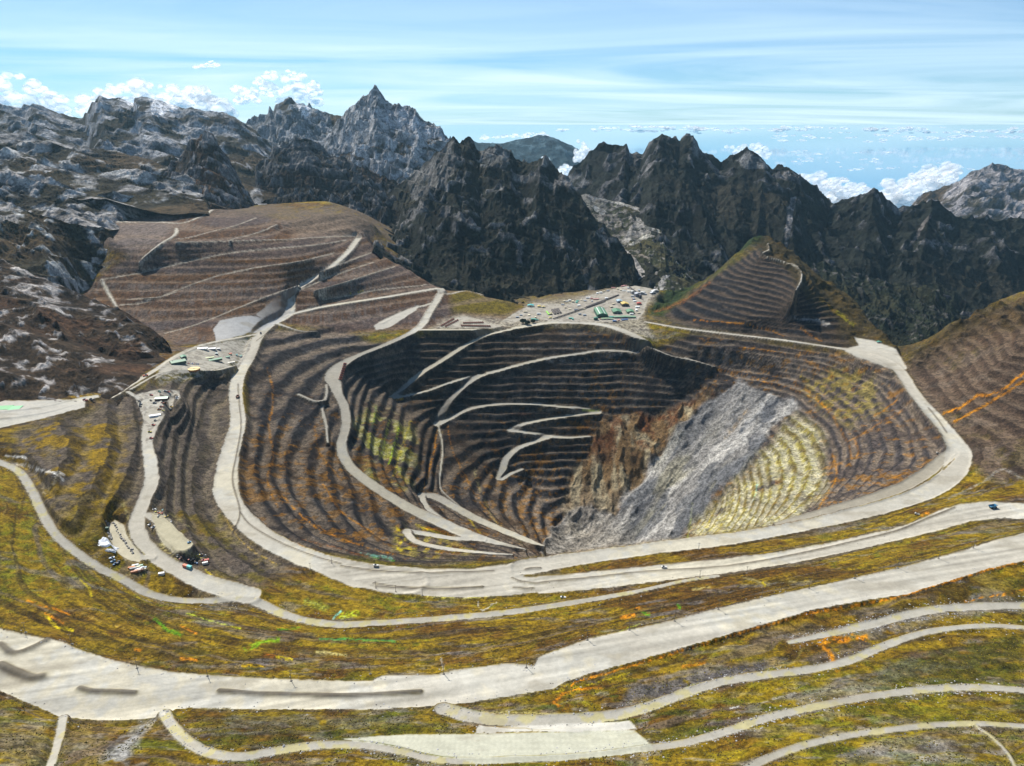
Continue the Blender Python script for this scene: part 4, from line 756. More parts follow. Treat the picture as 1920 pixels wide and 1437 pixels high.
mountain('big dark central massif with broken grey crest above the settlement',[(680,400,4700),(720,365,4700),(760,335,4600),(790,305,4550),(815,280,4500),(835,268,4450),(850,257,4400),(862,263,4400),(872,256,4400),(888,262,4400),(897,276,4400),(915,272,4350),(945,271,4300),(958,276,4300),(968,290,4300),(985,295,4300),(1000,301,4250),(1012,293,4200),(1022,294,4200),(1040,308,4200),(1055,325,4150),(1075,355,4050),(1095,382,4000),(1120,412,3900),(1150,440,3800),(1168,462,3750),(1180,478,3700),(1195,505,3600),(1205,528,3500)],
 [(660,445,3500),(700,455,3350),(740,495,3200),(800,528,3080),(850,545,3020),(920,560,3000),(1000,572,3020),(1050,572,3080),(1100,562,3130),(1150,545,3180),(1205,535,3260)],400,260,391,amp=150,L_=800,gul=.5,p=1.05,jag=26,skew=.3,rock=(.170,.160,.150),veg=(.022,.025,.016),vegamt=.86,back=800,strata=(90,26),paint=[([(760,330),(810,290),(850,265),(870,300),(830,350),(800,390),(770,370)],(.30,.285,.27),.5),([(900,275),(960,280),(950,320),(900,315)],(.34,.33,.32),.5),([(1090,500),(1103,500),(1103,530),(1096,535)],(.22,.20,.17),.6),([(1100,535),(1130,548),(1120,560),(1100,558)],(.17,.17,.17),.7)])
mountain('dark jagged ridge behind the pit and valley on the right',[(1040,340,5600),(1062,322,5600),(1075,305,5600),(1090,296,5600),(1105,280,5600),(1125,272,5600),(1150,275,5600),(1175,271,5600),(1181,290,5600),(1205,284,5600),(1215,268,5550),(1228,254,5500),(1241,247,5500),(1255,252,5500),(1268,260,5500),(1275,268,5500),(1285,258,5500),(1300,262,5500),(1312,280,5500),(1335,288,5500),(1352,300,5500),(1370,290,5500),(1392,287,5400),(1400,284,5400),(1420,291,5400),(1435,302,5300),(1447,314,5300),(1462,306,5300),(1485,313,5200),(1500,320,5200),(1520,340,5200),(1545,362,5200),(1558,378,5200),(1590,370,5200),(1615,360,5200),(1640,358,5100),(1655,364,5100),(1668,380,5100),(1684,392,5100),(1710,380,5100),(1730,372,5100),(1750,370,5000),(1775,385,5000),(1800,398,5000),(1850,402,5000),(1920,412,5000),(2100,430,5000)],
 [(1040,470,4300),(1100,545,3900),(1170,545,3450),(1210,552,3300),(1260,560,3300),(1400,620,3300),(1600,640,3400),(1750,640,3500),(1920,620,3700),(2100,620,3900)],560,250,401,amp=240,L_=1050,gul=.55,p=1.15,jag=32,skew=1.5,rock=(.135,.130,.128),veg=(.021,.024,.017),vegamt=.90,back=900,strata=(110,24),
 paint=[([(1065,330),(1090,325),(1110,345),(1090,350),(1070,340)],(.25,.25,.25),.6),([(1480,370),(1496,370),(1480,440),(1468,480),(1470,430)],(.26,.25,.25),.7),([(1740,400),(1748,400),(1720,450),(1700,470)],(.26,.23,.21),.6),([(1400,284),(1435,305),(1440,314),(1400,320),(1380,300)],(.36,.36,.36),.5),([(1320,480),(1345,500),(1340,510),(1320,490)],(.36,.34,.31),.6)])
mountain('pale cut slope with a winding road in the valley behind the camp',[(1078,364,4750),(1105,366,4700),(1130,372,4650),(1170,380,4600),(1205,393,4500),(1236,408,4400),(1248,422,4350),(1275,450,4300),(1310,475,4250),(1350,498,4200)],[(1078,455,4300),(1130,480,4050),(1175,520,3700),(1205,545,3450),(1240,552,3320),(1290,560,3300),(1350,570,3300)],240,150,441,amp=36,L_=330,gul=.8,p=1.0,jag=5,skew=.9,rock=(.20,.185,.165),veg=(.045,.050,.022),vegamt=.55,back=300,strata=(60,10),taper=120,
 paint=[([(1085,362),(1130,370),(1140,392),(1120,398),(1100,385)],(.26,.25,.22),.8),([(1112,385),(1140,395),(1135,402),(1116,396)],(.42,.42,.40),.9),([(1200,405),(1238,412),(1238,425),(1212,442),(1180,452),(1168,470),(1158,466),(1170,445),(1188,418)],(.38,.36,.33),.9),([(1210,415),(1228,418),(1222,434),(1208,430)],(.03,.04,.035),.8),([(1160,462),(1178,474),(1192,486),(1206,505),(1216,522),(1240,548),(1212,560),(1204,520),(1190,500),(1170,482)],(.37,.35,.33),1),
 ([(1104,366),(1150,374),(1204,391),(1240,412),(1240,418),(1234,418),(1200,398),(1150,380),(1104,371)],(.50,.47,.42),.99),([(1236,418),(1240,418),(1238,440),(1210,450),(1180,462),(1178,458),(1210,444),(1232,434)],(.46,.44,.38),.99),([(1170,478),(1210,478),(1225,484),(1180,484)],(.30,.26,.22),.8),([(1240,545),(1236,530),(1240,520),(1256,517),(1244,528),(1246,545)],(.42,.40,.37),.99)])
mountain('grey brown dipping mountainside on the far right',[(1690,410,9500),(1720,372,9500),(1745,355,9500),(1765,352,9500),(1800,335,9500),(1820,318,9500),(1850,309,9500),(1880,307,9500),(1905,312,9500),(1920,314,9500),(2000,316,9500),(2150,330,9500)],[(1690,450,7500),(2150,460,7000)],200,110,411,amp=150,L_=1500,gul=.2,p=.95,jag=40,ridge_dir=(.8,-.6,2.2),rock=(.28,.26,.26),vegamt=.35,back=1500,strata=(180,50))
mountain('low dark wooded hills in the valley behind the benched hill',[(1470,520,4000),(1500,490,4000),(1540,488,4000),(1590,508,4000),(1640,520,4000),(1680,532,4000),(1720,530,4050),(1760,528,4100),(1790,545,4100),(1815,568,4100),(1830,600,4000),(1850,640,3900)],[(1470,680,3000),(1600,700,2950),(1700,690,2950),(1850,680,3000)],240,140,421,amp=110,L_=420,gul=.5,p=.9,jag=14,rock=(.12,.11,.10),veg=(.026,.032,.016),vegamt=.85,back=500,name='wooded_hill')
mountain('very distant blue mountain between the ridges',[(860,268,26000),(885,262,26000),(900,268,26000),(935,270,26000),(960,262,26000),(985,257,26000),(1010,254,26000),(1035,256,26000),(1060,266,26000),(1085,280,26000),(1110,300,26000),(1150,330,26000)],[(860,345,22000),(1150,380,22000)],160,70,431,amp=300,L_=3500,gul=.6,p=1.1,jag=60,rock=(.07,.12,.14),veg=(.022,.055,.070),vegamt=.8,back=3000,name='distant_mountain')  # blue of distant haze painted into the rock and vegetation colours
print('mountains',time.time()-T0)
# ------------------------------------------------------------------ the sea far below
def simple_mat(name,color,rough=.6,metal=0.0,noise=0.0,scale=3.0,spec=.4):
    m=bpy.data.materials.new(name); m.use_nodes=True; nt=m.node_tree; b=nt.nodes['Principled BSDF']
    b.inputs['Base Color'].default_value=(*color,1); b.inputs['Roughness'].default_value=rough; b.inputs['Metallic'].default_value=metal; b.inputs['Specular IOR Level'].default_value=spec
    if noise:
        t=N(nt,'ShaderNodeTexCoord'); n=N(nt,'ShaderNodeTexNoise',ins={'Scale':scale,'Detail':4}); L(nt,t.outputs['Object'],n.inputs['Vector'])
        r=N(nt,'ShaderNodeMapRange',ins={'From Min':.3,'From Max':.7,'To Min':1-noise,'To Max':1+noise}); L(nt,n.outputs['Fac'],r.inputs['Value'])
        x=N(nt,'ShaderNodeVectorMath',operation='SCALE'); x.inputs[0].default_value=color; L(nt,r.outputs[0],x.inputs['Scale']); L(nt,x.outputs[0],b.inputs['Base Color'])
    return m
def tag(o,label=None,cat=None,group=None,kind=None):
    if label: o['label']=label
    if cat: o['category']=cat
    if group: o['group']=group
    if kind: o['kind']=kind
    return o
me=bpy.data.meshes.new('sea'); R=400000
me.from_pydata([(-R,-R,-4100),(R,-R,-4100),(R,R,-4100),(-R,R,-4100)],[],[(0,1,2,3)]); me.materials.append(simple_mat('sea_water',(.02,.25,.45),.06,spec=.5))
o=bpy.data.objects.new('sea',me); col.objects.link(o); tag(o,'bright blue sea far below the mountains',kind='structure')
# ------------------------------------------------------------------ air over the mine
def box(name,x0,x1,y0,y1,z0,z1):
    me=bpy.data.meshes.new(name); v=[(x,y,z) for z in(z0,z1) for y in(y0,y1) for x in(x0,x1)]
    me.from_pydata(v,[],[(0,2,3,1),(4,5,7,6),(0,1,5,4),(2,6,7,3),(0,4,6,2),(1,3,7,5)]); o=bpy.data.objects.new(name,me); col.objects.link(o); return o
hz=box('haze',-14000,14000,-400,13500,-1900,1500); tag(hz,kind='stuff')
hm=bpy.data.materials.new('air'); hm.use_nodes=True; nt=hm.node_tree; nt.nodes.clear()
pv=N(nt,'ShaderNodeVolumePrincipled'); pv.inputs['Color'].default_value=(.45,.76,.96,1); pv.inputs['Density'].default_value=1.15e-5; pv.inputs['Anisotropy'].default_value=0.2
mo=N(nt,'ShaderNodeOutputMaterial'); L(nt,pv.outputs[0],mo.inputs['Volume']); hz.data.materials.append(hm)
# ------------------------------------------------------------------ cumulus: heaps of soft puffs
def cloud_mat():
    m=bpy.data.materials.new('cloud'); m.use_nodes=True; nt=m.node_tree; b=nt.nodes['Principled BSDF']
    b.inputs['Base Color'].default_value=(.97,.975,.98,1); b.inputs['Roughness'].default_value=1; b.inputs['Specular IOR Level'].default_value=0
    b.inputs['Subsurface Weight'].default_value=0
    lw=N(nt,'ShaderNodeLayerWeight',ins={'Blend':.5}); g=N(nt,'ShaderNodeTexCoord')
    n=N(nt,'ShaderNodeTexNoise',ins={'Scale':2.2,'Detail':7,'Roughness':.6}); L(nt,g.outputs['Object'],n.inputs['Vector'])
    iv=N(nt,'ShaderNodeMath',operation='SUBTRACT',ins={0:1.0}); L(nt,lw.outputs['Facing'],iv.inputs[1])
    ad=N(nt,'ShaderNodeMath',operation='MULTIPLY_ADD',ins={1:1.3}); L(nt,n.outputs['Fac'],ad.inputs[0]); L(nt,iv.outputs[0],ad.inputs[2])
    r=N(nt,'ShaderNodeMapRange',interpolation_type='SMOOTHSTEP',ins={'From Min':.62,'From Max':1.75,'To Min':0,'To Max':.72}); L(nt,ad.outputs[0],r.inputs['Value'])
    L(nt,r.outputs[0],b.inputs['Alpha'])
    tr=N(nt,'ShaderNodeBsdfTranslucent',ins={'Color':(.98,.99,1,1)}); tp=N(nt,'ShaderNodeBsdfTransparent')
    mx=N(nt,'ShaderNodeMixShader',ins={'Fac':.85}); out=nt.nodes['Material Output']
    ms=N(nt,'ShaderNodeMixShader'); L(nt,b.outputs[0],mx.inputs[1]); L(nt,tr.outputs[0],mx.inputs[2])
    b.inputs['Alpha'].default_value=1; nt.links.remove(b.inputs['Alpha'].links[0])
    L(nt,r.outputs[0],ms.inputs[0]); L(nt,tp.outputs[0],ms.inputs[1]); L(nt,mx.outputs[0],ms.inputs[2]); L(nt,ms.outputs[0],out.inputs['Surface'])
    return m
CM=cloud_mat()
import bmesh
def _puff():
    bm=bmesh.new(); bmesh.ops.create_icosphere(bm,subdivisions=3,radius=1); 
    v=np.array([x.co[:] for x in bm.verts]); f=np.array([[q.index for q in p.verts] for p in bm.faces]); bm.free(); return v,f
PV,PF=_puff()
def cloud(label,puffs,seed=0,group=None,stuff=False):
    """puffs: (px,py,Y,radius px, flatness)"""
    rnd=np.random.RandomState(seed); V=[];Fc=[];n=0
    for px,py,Y,r,fl in puffs:
        c=PY(px,py,Y); R=r*Y/F/cp*.95
        v=PV.copy(); d=1+.35*fbm(v[:,0]*1.6+seed+n*.01,v[:,1]*1.6+v[:,2]*1.9,4,seed+len(V)); v=v*d[:,None]*np.array([R,R,R*fl])
        v=v+c; V.append(v); Fc.append(PF+n); n+=len(v)
    V=np.concatenate(V); Fc=np.concatenate(Fc); c0=V.mean(0); sc_=np.abs(V-c0).max()
    me=bpy.data.meshes.new('cloud'); me.from_pydata(((V-c0)/sc_*1.0).tolist(),[],Fc.tolist()); me.polygons.foreach_set('use_smooth',np.ones(len(Fc),bool)); me.materials.append(CM)
    o=bpy.data.objects.new('cloud',me); o.location=c0; o.scale=(sc_,)*3; col.objects.link(o); tag(o,label,None if stuff else 'cloud',group,'stuff' if stuff else None); return o
rr=random.Random(5)
def bank(x0,x1,ytop,ybot,Y,n,r0,r1,fl=.7):
    out=[]
    for _ in range(n):
        x=x0+(x1-x0)*(0.5+0.5*math.copysign(abs(rr.uniform(-1,1))**.8,rr.uniform(-1,1))); t=(x-x0)/(x1-x0); yt=np.interp(t,np.linspace(0,1,len(ytop)),ytop); y=rr.uniform(0,1)**.8*(ybot-yt)+yt
        out.append((x,y,Y*rr.uniform(.97,1.05),rr.uniform(r0,r1)*(0.6+.4*(y-yt)/(ybot-yt+1)),fl))
    return out
cloud('long white cloud bank behind the snowy crest on the left',bank(150,430,[185,160,150,160,165,200],215,26000,138,7.7,22.5),1)
cloud('white cloud behind the leftmost ridge',bank(-60,120,[165,130,150,185],225,26000,78,8.8,22.5),2)
cloud('loose white cloud left of the tall pointed peak',bank(440,600,[160,135,125,150],195,27000,66,5.5,16.5),3)
cloud('small wisp of cloud high above the snowy crest',bank(366,408,[118,110,118],126,27000,18,3.3,9.0,.5),4)
cloud('low white cloud bank filling the gap behind the dark ridge on the right',bank(1485,1790,[322,328,344,336,312,300],402,17000,330,7.7,21.0),5)
cloud('white cloud rising along the far right mountainside',bank(1700,1800,[330,305,320],375,16500,48,6.6,18.0),6)
cloud('bright white cloud in the saddle below the distant blue mountain',bank(1000,1075,[290,296,315],345,14500,48,5.5,12.8),7)
cloud('thin cloud along the top of the distant blue mountain',bank(900,1030,[262,250,246],258,30000,36,3.3,8.2,.6),8)
cloud('wisp of cloud between the distant blue mountain and the dark crags',bank(1078,1104,[262,268],300,21000,18,4.4,10.5,1),9)
cloud('puff of cloud behind the snow dusted crag',bank(1355,1440,[272,262,280],296,15000,21,5.5,12.0,.8),10)
# small clouds far out over the sea: one scattered field each
def field(label,x0,x1,y0,y1,n,r0,r1,seed):
    p=[]
    for _ in range(n):
        x=rr.uniform(x0,x1); y=rr.uniform(y0,y1); z=-2600.0; d=ray(x,y); t=(z-H)/d[2]; Y=d[1]*t; Y=min(max(Y,25000),150000); rad=rr.uniform(r0,r1)
        for k in range(rr.randint(2,4)): p.append((x+rr.uniform(-2.2,2.2)*rad,y+rr.uniform(-.15,.1)*rad,Y,rad*rr.uniform(.4,.9),.36))
    return p
for k,(x0,x1,y0,y1,n,a_,b_) in enumerate([(1290,1990,239,250,70,4,11),(1450,1990,253,266,30,4,11),(1440,1700,282,290,7,4,8),(1470,1640,298,306,6,4,8),(1560,1780,312,322,7,4,9),(1700,1900,300,325,4,4,8),(1040,1300,237,246,26,4,10)]):
    cloud(['long line of small clouds near the horizon over the sea','second broken row of small clouds over the sea','few small clouds over the sea','few small clouds lower over the sea','small clouds just above the cloud bank','few small clouds over the sea far right','faint row of clouds near the horizon behind the crags'][k],field('',x0,x1,y0,y1,n,a_,b_,k),20+k,stuff=True)
print('clouds',time.time()-T0)
ORD='first second third fourth fifth sixth seventh eighth ninth tenth eleventh twelfth thirteenth fourteenth fifteenth sixteenth seventeenth eighteenth nineteenth twentieth'.split()
ORD+=['%s plus twenty'%a for a in []]+['twenty-first','twenty-second','twenty-third','twenty-fourth']
# ------------------------------------------------------------------ small builders
class MB:
    def __init__(s): s.v=[]; s.f=[]
    def box(s,cx,cy,z0,sx,sy,sz,rot=0,taper=1.0,ty=None):
        ty=taper if ty is None else ty
        n=len(s.v); c,q=cos(rot),sin(rot)
        for k,z in enumerate((z0,z0+sz)):
            a=taper if k else 1; b=ty if k else 1
            for x,y in((-1,-1),(1,-1),(1,1),(-1,1)):
                X=x*sx/2*a; Y=y*sy/2*b; s.v.append((cx+X*c-Y*q,cy+X*q+Y*c,z))
        s.f+=[(n,n+3,n+2,n+1),(n+4,n+5,n+6,n+7)]+[(n+i,n+(i+1)%4,n+4+(i+1)%4,n+4+i) for i in range(4)]
        return s
    def gable(s,w,d,z0,rise,over=.6,t=.35):
        """pitched roof, ridge along y"""
        n=len(s.v); W=w/2+over; D=d/2+over
        for y in(-D,D):
            for x,z in((-W,z0-over*rise/(w/2)),(0,z0+rise),(W,z0-over*rise/(w/2))): s.v+= [(x,y,z),(x,y,z+t)]
        a=n; b=n+6
        s.f+=[(a+1,a+3,b+3,b+1),(a+3,a+5,b+5,b+3),(a,b,b+2,a+2),(a+2,b+2,b+4,a+4),(a,a+1,b+1,b),(a+4,b+4,b+5,a+5),(a,a+2,a+3,a+1),(a+2,a+4,a+5,a+3),(b,b+1,b+3,b+2),(b+2,b+3,b+5,b+4)]
        return s
    def hall(s,w,d,h,rise):
        n=len(s.v)
        for y in(-d/2,d/2): s.v+=[(-w/2,y,0),(w/2,y,0),(w/2,y,h),(0,y,h+rise),(-w/2,y,h)]
        s.f+=[(n,n+1,n+2,n+3,n+4),(n+5,n+9,n+8,n+7,n+6),(n,n+5,n+6,n+1),(n+1,n+6,n+7,n+2),(n+4,n+9,n+5,n),(n+2,n+7,n+8,n+3),(n+3,n+8,n+9,n+4)]
        return s
    def cyl(s,cx,cy,z0,r,h,seg=12,axis='z',r2=None):
        n=len(s.v); r2=r if r2 is None else r2
        for k in(0,1):
            for i in range(seg):
                a=2*pi*i/seg; R=r2 if k else r
                if axis=='z': s.v.append((cx+R*cos(a),cy+R*sin(a),z0+h*k))
                elif axis=='y': s.v.append((cx+R*cos(a),cy+h*k,z0+R*sin(a)))
                else: s.v.append((cx+h*k,cy+R*cos(a),z0+R*sin(a)))
        s.f+=[tuple(n+i for i in range(seg))[::-1],tuple(n+seg+i for i in range(seg))]+[(n+i,n+(i+1)%seg,n+seg+(i+1)%seg,n+seg+i) for i in range(seg)]
        return s
    def build(s,name,mat,parent=None):
        me=bpy.data.meshes.new(name); me.from_pydata(s.v,[],s.f); me.update()
        bm=bmesh.new(); bm.from_mesh(me); bmesh.ops.recalc_face_normals(bm,faces=bm.faces); bm.to_mesh(me); bm.free()
        me.materials.append(mat); o=bpy.data.objects.new(name,me); col.objects.link(o)
        if parent: o.parent=parent
        return o
_mats={}
def M(c,rough=.6,metal=0.0):
    k=(tuple(c),rough,metal)
    if k not in _mats: _mats[k]=simple_mat('paint_%d'%len(_mats),c,rough,metal,noise=.18,scale=.8)
    return _mats[k]
def empty(name,loc,rz,label,cat,group=None):
    o=bpy.data.objects.new(name,None); col.objects.link(o); o.location=loc; o.rotation_euler=(0,0,rz); o.empty_display_size=1
    tag(o,label,cat,group); return o
def clone(o,loc,rz,label=None,group=None,scale=None):
    r=o.copy(); col.objects.link(r); r.location=loc; r.rotation_euler=(0,0,rz)
    if label: r['label']=label
    if group: r['group']=group
    if scale: r.scale=scale
    for ch in o.children:
        c=ch.copy(); col.objects.link(c); c.parent=r
        for g in ch.children:
            d=g.copy(); col.objects.link(d); d.parent=c
    return r
GRN=(.10,.24,.13); DGRN=(.035,.10,.07); WHT=(.72,.72,.68); GRY=(.30,.30,.30); DRK=(.04,.04,.045); RED=(.42,.06,.035); YEL=(.60,.45,.12); TEAL=(.10,.38,.36); BLUE=(.08,.20,.42); ORG=(.55,.20,.05); CRM=(.55,.48,.34); MAR=(.20,.045,.035)
# ------------------------------------------------------------------ buildings
def hallb(label,px,py,w,d,h,rz,roof,wall,cat='building',name='shed',rise=None,sky=0,doors=2,flat=False,vents=0):
    x,y,z=hit(px,py); t=empty(name,(x,y,z-.3),radians(rz),label,cat)
    rise=w*.14 if rise is None else rise
    if flat:
        MB().box(0,0,0,w,d,h).build('wall',M(wall,.8),t); MB().box(0,0,h,w+1,d+1,.5).build('roof',M(roof,.5),t)
    else:
        MB().hall(w,d,h,rise).build('wall',M(wall,.8),t); r=MB().gable(w,d,h,rise).build('roof',M(roof,.5),t)
        for k in range(sky):
            xx=(-w*.25 if k%2==0 else w*.25); m=MB(); 
            zz_=h+rise*.5+.38; n=len(m.v); dz=rise/(w/2)*1.6
            sgn=1 if xx<0 else -1
            m.v+=[(xx-1.6,-d*.47,zz_-dz*sgn),(xx+1.6,-d*.47,zz_+dz*sgn),(xx+1.6,d*.47,zz_+dz*sgn),(xx-1.6,d*.47,zz_-dz*sgn)]; m.v+=[(a,b,c+.15) for a,b,c in m.v[:4]]
            m.f+=[(0,3,2,1),(4,5,6,7),(0,1,5,4),(1,2,6,5),(2,3,7,6),(3,0,4,7)]
            sk=m.build('skylight',M(WHT,.4),r)
        for k in range(vents):
            MB().cyl(0,-d*.35+k*d*.7/max(1,vents-1),h+rise,.9,1.6,8).build('vent',M(GRY,.5),r)
    for k in range(doors):
        MB().box((k-(doors-1)/2)*w*.36,-d/2-.08,0,w*.2,.16,h*.62).build('door',M(DRK,.7),t)
    nw=max(0,int(d//14))
    for k in range(min(nw,5)):
        for sx in(-1,1): MB().box(sx*(w/2+.06),-d/2+d*(k+.5)/nw,h*.45,.12,3,1.6).build('window',M((.05,.07,.09),.2),t)
    return t
hallb('largest green roofed hall in the mine camp with two white skylight strips',1126,590,40,104,14,2,GRN,DGRN,sky=2,doors=2,vents=4,name='workshop_hall')
hallb('small square green shed in front of the largest green hall',1117,600,15,13,9,0,(.08,.22,.15),DGRN,doors=1)
hallb('yellow roofed shed behind the green sheds of the camp',1171,573,29,34,10,4,YEL,(.10,.09,.08),doors=2)
hallb('pale blue roofed shed left of the yellow roofed shed',1161,567,22,26,8,4,(.35,.48,.55),(.25,.27,.3),doors=1)
hallb('wide green shed between the largest hall and the white cabin',1156,586,34,46,8,2,GRN,(.12,.16,.12),doors=2)
hallb('green shed at the right end of the camp beside a white box',1181,586,28,36,7,2,(.12,.27,.14),(.12,.16,.12),doors=2)
hallb('long low pale green shed along the front row of the camp',1171,596,86,17,5,1,(.20,.33,.20),(.20,.22,.18),doors=3,rise=1.6)
hallb('low green and cream lean-to in front of the largest hall',1138,599,46,12,4,1,(.26,.36,.22),CRM,doors=2,rise=1.2)
hallb('white flat roofed box in front of the right green shed',1184,590,14,9,5,0,WHT,WHT,flat=True,doors=1)
hallb('red roofed shed at the upper right corner of the camp',1198,571,19,16,6,-4,RED,(.3,.12,.1),doors=1)
hallb('turquoise roofed shed at the left end of the camp',995,575,26,18,6,-6,(.08,.42,.42),CRM,doors=1)
hallb('yellow roofed tent right of the turquoise shed',1011,576,14,14,5,-6,(.62,.46,.12),CRM,doors=1)
hallb('second yellow tent beside the first one at the left end of the camp',1019,577,12,12,5,-4,(.62,.50,.20),CRM,doors=1)
hallb('narrow lime green gallery at the left of the camp',1027,588,5,52,4,8,(.28,.62,.08),(.2,.45,.08),doors=0,rise=.8)
hallb('small pale yellow shed right of the lime green gallery',1033,590,9,9,5,0,(.62,.58,.30),DRK,doors=1)
hallb('small yellow shed beside the long dark conveyor',1032,597,12,7,3.5,5,(.62,.52,.15),CRM,doors=1)
for k,(px,lab) in enumerate([(1038,'leftmost'),(1043,'middle'),(1048,'rightmost')]):
    hallb(lab+' of three long dark roofed sheds at the left of the camp',px,586-k,8,70,4,7,(.07,.055,.045),DRK,doors=0,rise=1)
hallb('long white warehouse at the foot of the pale scree at the head of the camp',1228,548,34,14,7,22,WHT,GRY,doors=2)
hallb('second white warehouse in front of the first at the head of the camp',1224,551,26,12,6,22,(.62,.64,.66),GRY,doors=2)
hallb('grey white mill building among the plant frames of the camp',1195,556,26,18,14,20,(.45,.47,.5),(.2,.2,.22),doors=1)
hallb('pale crusher house at the left of the mill building',1186,551,16,14,12,20,(.55,.55,.52),GRY,doors=1)
hallb('white screening house between the plant pipes',1204,552,18,12,9,-20,WHT,GRY,doors=1)
hallb('dark framed transfer tower in the middle of the plant',1200,560,10,10,16,20,(.2,.2,.22),DRK,flat=True,doors=0)
# west yard
def wb(*a,**k): return hallb(*a,**k)
wb('dark green roofed workshop at the left of the west yard beside the road',334,682,24,40,8,-52,GRN,(.06,.09,.07),doors=2,vents=2,name='workshop_hall')
wb('short green wing joined to the workshop in the west yard',344,672,14,20,7,38,(.11,.26,.15),(.06,.09,.07),doors=0)
wb('long green roofed shed in the middle of the west yard',404,677,13,38,6,-52,(.12,.30,.17),(.1,.12,.1),doors=1)
wb('low lime roofed shed behind the long green shed in the west yard',393,672,8,26,3,-65,(.42,.48,.20),CRM,doors=1)
wb('small green shed right of the long green shed in the west yard',427,671,8,12,4,-50,(.14,.32,.20),GRY,doors=1)
wb('wide white marquee at the upper left of the west yard',379,655,13,34,4,-80,(.75,.75,.72),WHT,doors=0)
wb('white stores shed at the upper middle of the west yard',398,656,12,22,5,-75,(.68,.70,.72),GRY,doors=1)
wb('grey roofed shed right of the white stores shed',410,656,10,10,5,-75,(.34,.35,.36),GRY,doors=1)
wb('red roofed office in the west yard near the haul road',432,665,8,8,4,-40,(.55,.12,.06),CRM,doors=1)
wb('green and white cabin at the right end of the west yard',451,669,9,9,4,-30,(.22,.36,.26),WHT,doors=1)
wb('teal cabin between the red office and the green cabin',444,667,5,5,4,0,TEAL,WHT,doors=1)
wb('small dark red hut at the left edge of the west yard',325,680,6,6,4,0,MAR,WHT,doors=1)
wb('white shed in front of the grassy mound in the west yard',406,665,8,7,4,10,(.6,.68,.64),DRK,doors=1)
wb('long white open shed near the haul road junction',432,681,7,26,3,-62,(.70,.66,.55),GRY,doors=0,rise=.8)
wb('pale green roofed shed with dark open front in the upper fan shaped yard',304,750,15,30,6,-82,(.36,.48,.38),(.10,.05,.03),doors=2,name='workshop_hall')
wb('long white tent in the middle of the fan shaped yard',291,781,8,24,4,-68,(.85,.86,.86),(.7,.7,.7),doors=1,name='tent')
wb('small green roofed cabin at the junction east of the pit',1648,643,14,9,4,-10,(.08,.30,.20),GRY,doors=1)
# tank
x,y,z=hit(364,694); t=empty('storage_tank',(x,y,z-.5),0,'round yellow topped tank at the lower edge of the west yard','tank')
MB().cyl(0,0,0,16,4.5,40).build('tank_wall',M((.40,.16,.05),.7),t); tp=MB().cyl(0,0,4.5,16.3,.5,40).build('tank_top',M((.72,.55,.22),.6),t)
MB().box(0,0,5.0,32,.8,.6).build('walkway',M(GRY,.5),t); MB().cyl(0,0,5.0,1.6,1.4,12).build('hub',M(GRY,.5),t)
for px,py,w_,d_,lab,c in [(8,765,30,26,'left of two bright green sheets on the pale yard at the left edge',(.06,.34,.10)),(28,766,24,28,'right of two bright green sheets on the pale yard at the left edge',(.10,.42,.16))]:
    x,y,z=hit(px,py); o=MB().box(0,0,0,w_,d_,.6).build('ground_sheet',M(c,.5)); o.location=(x,y,z+.15); o.rotation_euler=(0,0,radians(10)); tag(o,lab,'sheet')
# ------------------------------------------------------------------ cabins and containers
def cabin(c,L_=9,W_=3,h=3,lab='',grp=None,name='cabin'):
    t=empty(name,(0,0,-5000),0,lab,'cabin' if name=='cabin' else 'container',grp)
    MB().box(0,0,0,L_,W_,h).build('body',M(c,.6),t)
    if name=='cabin': MB().box(0,0,h,L_+.6,W_+.6,.25).build('roof',M([min(1,v*1.25) for v in c],.5),t); MB().box(0,-W_/2-.05,0,1,.1,2.1).build('door',M(DRK),t)
    else:
        MB().box(L_/2+.04,0,.15,.08,W_*.92,h*.9).build('door',M([v*.7 for v in c],.6),t)
    return t
def put(o,px,py,rz,first,dz=0,**k):
    x,y,z=hit(px,py)
    if first: o.location=(x,y,z+dz); o.rotation_euler=(0,0,radians(rz)); 
    else: o=clone(o,(x,y,z+dz),radians(rz),**k)
    return o
rc_=random.Random(3)
camp=[((WHT,'white'),[(1063,566),(1068,565),(1101,560),(1104,559),(1120,551),(1126,550),(1170,546),(1178,548),(1010,590),(1085,574),(1137,560),(1190,566),(1195,577),(1193,583)]),
((CRM,'cream'),[(1058,566),(1074,567),(1090,563),(1132,548),(1158,543),(1164,545),(985,586),(992,592),(1004,596),(1060,578),(1068,581),(1094,581),(1198,588),(1150,571),(1146,577)]),
(((.45,.22,.2),'dull red'),[(1109,561),(1115,562),(1120,562),(1150,541),(1168,538),(1172,537),(1188,562),(1128,599),(1160,601)]),
(((.28,.30,.32),'grey'),[(1097,565),(1110,566),(1140,546),(1178,541),(1186,557),(1206,549),(1210,553),(1188,562),(1193,549),(1198,546),(1080,582),(1087,590),(1096,592),(1055,572),(970,596),(977,592)]),
(((.10,.30,.24),'green'),[(1081,568),(1083,565),(1000,600),(1006,601),(1070,598),(1074,600),(1146,596)]),
(((.10,.16,.30),'blue'),[(1152,603),(1168,601),(1174,600)])]
for (c,nm),pts in camp:
    g='%s cabins of the mine camp'%nm
    o=cabin(c,12,6,4,'small %s cabin among many in the mine camp'%nm,g)
    pts=sorted(pts)
    for k,(a,b) in enumerate(pts):
        r=put(o,a,b,rc_.choice([0,5,15,22,90]),k==0,-.2); s_=rc_.uniform(.8,1.5); r.scale=(s_,rc_.uniform(.8,1.6),rc_.uniform(.8,1.5)); r['label']='%s %s cabin from the left in the mine camp beyond the pit'%(ORD[k],nm)
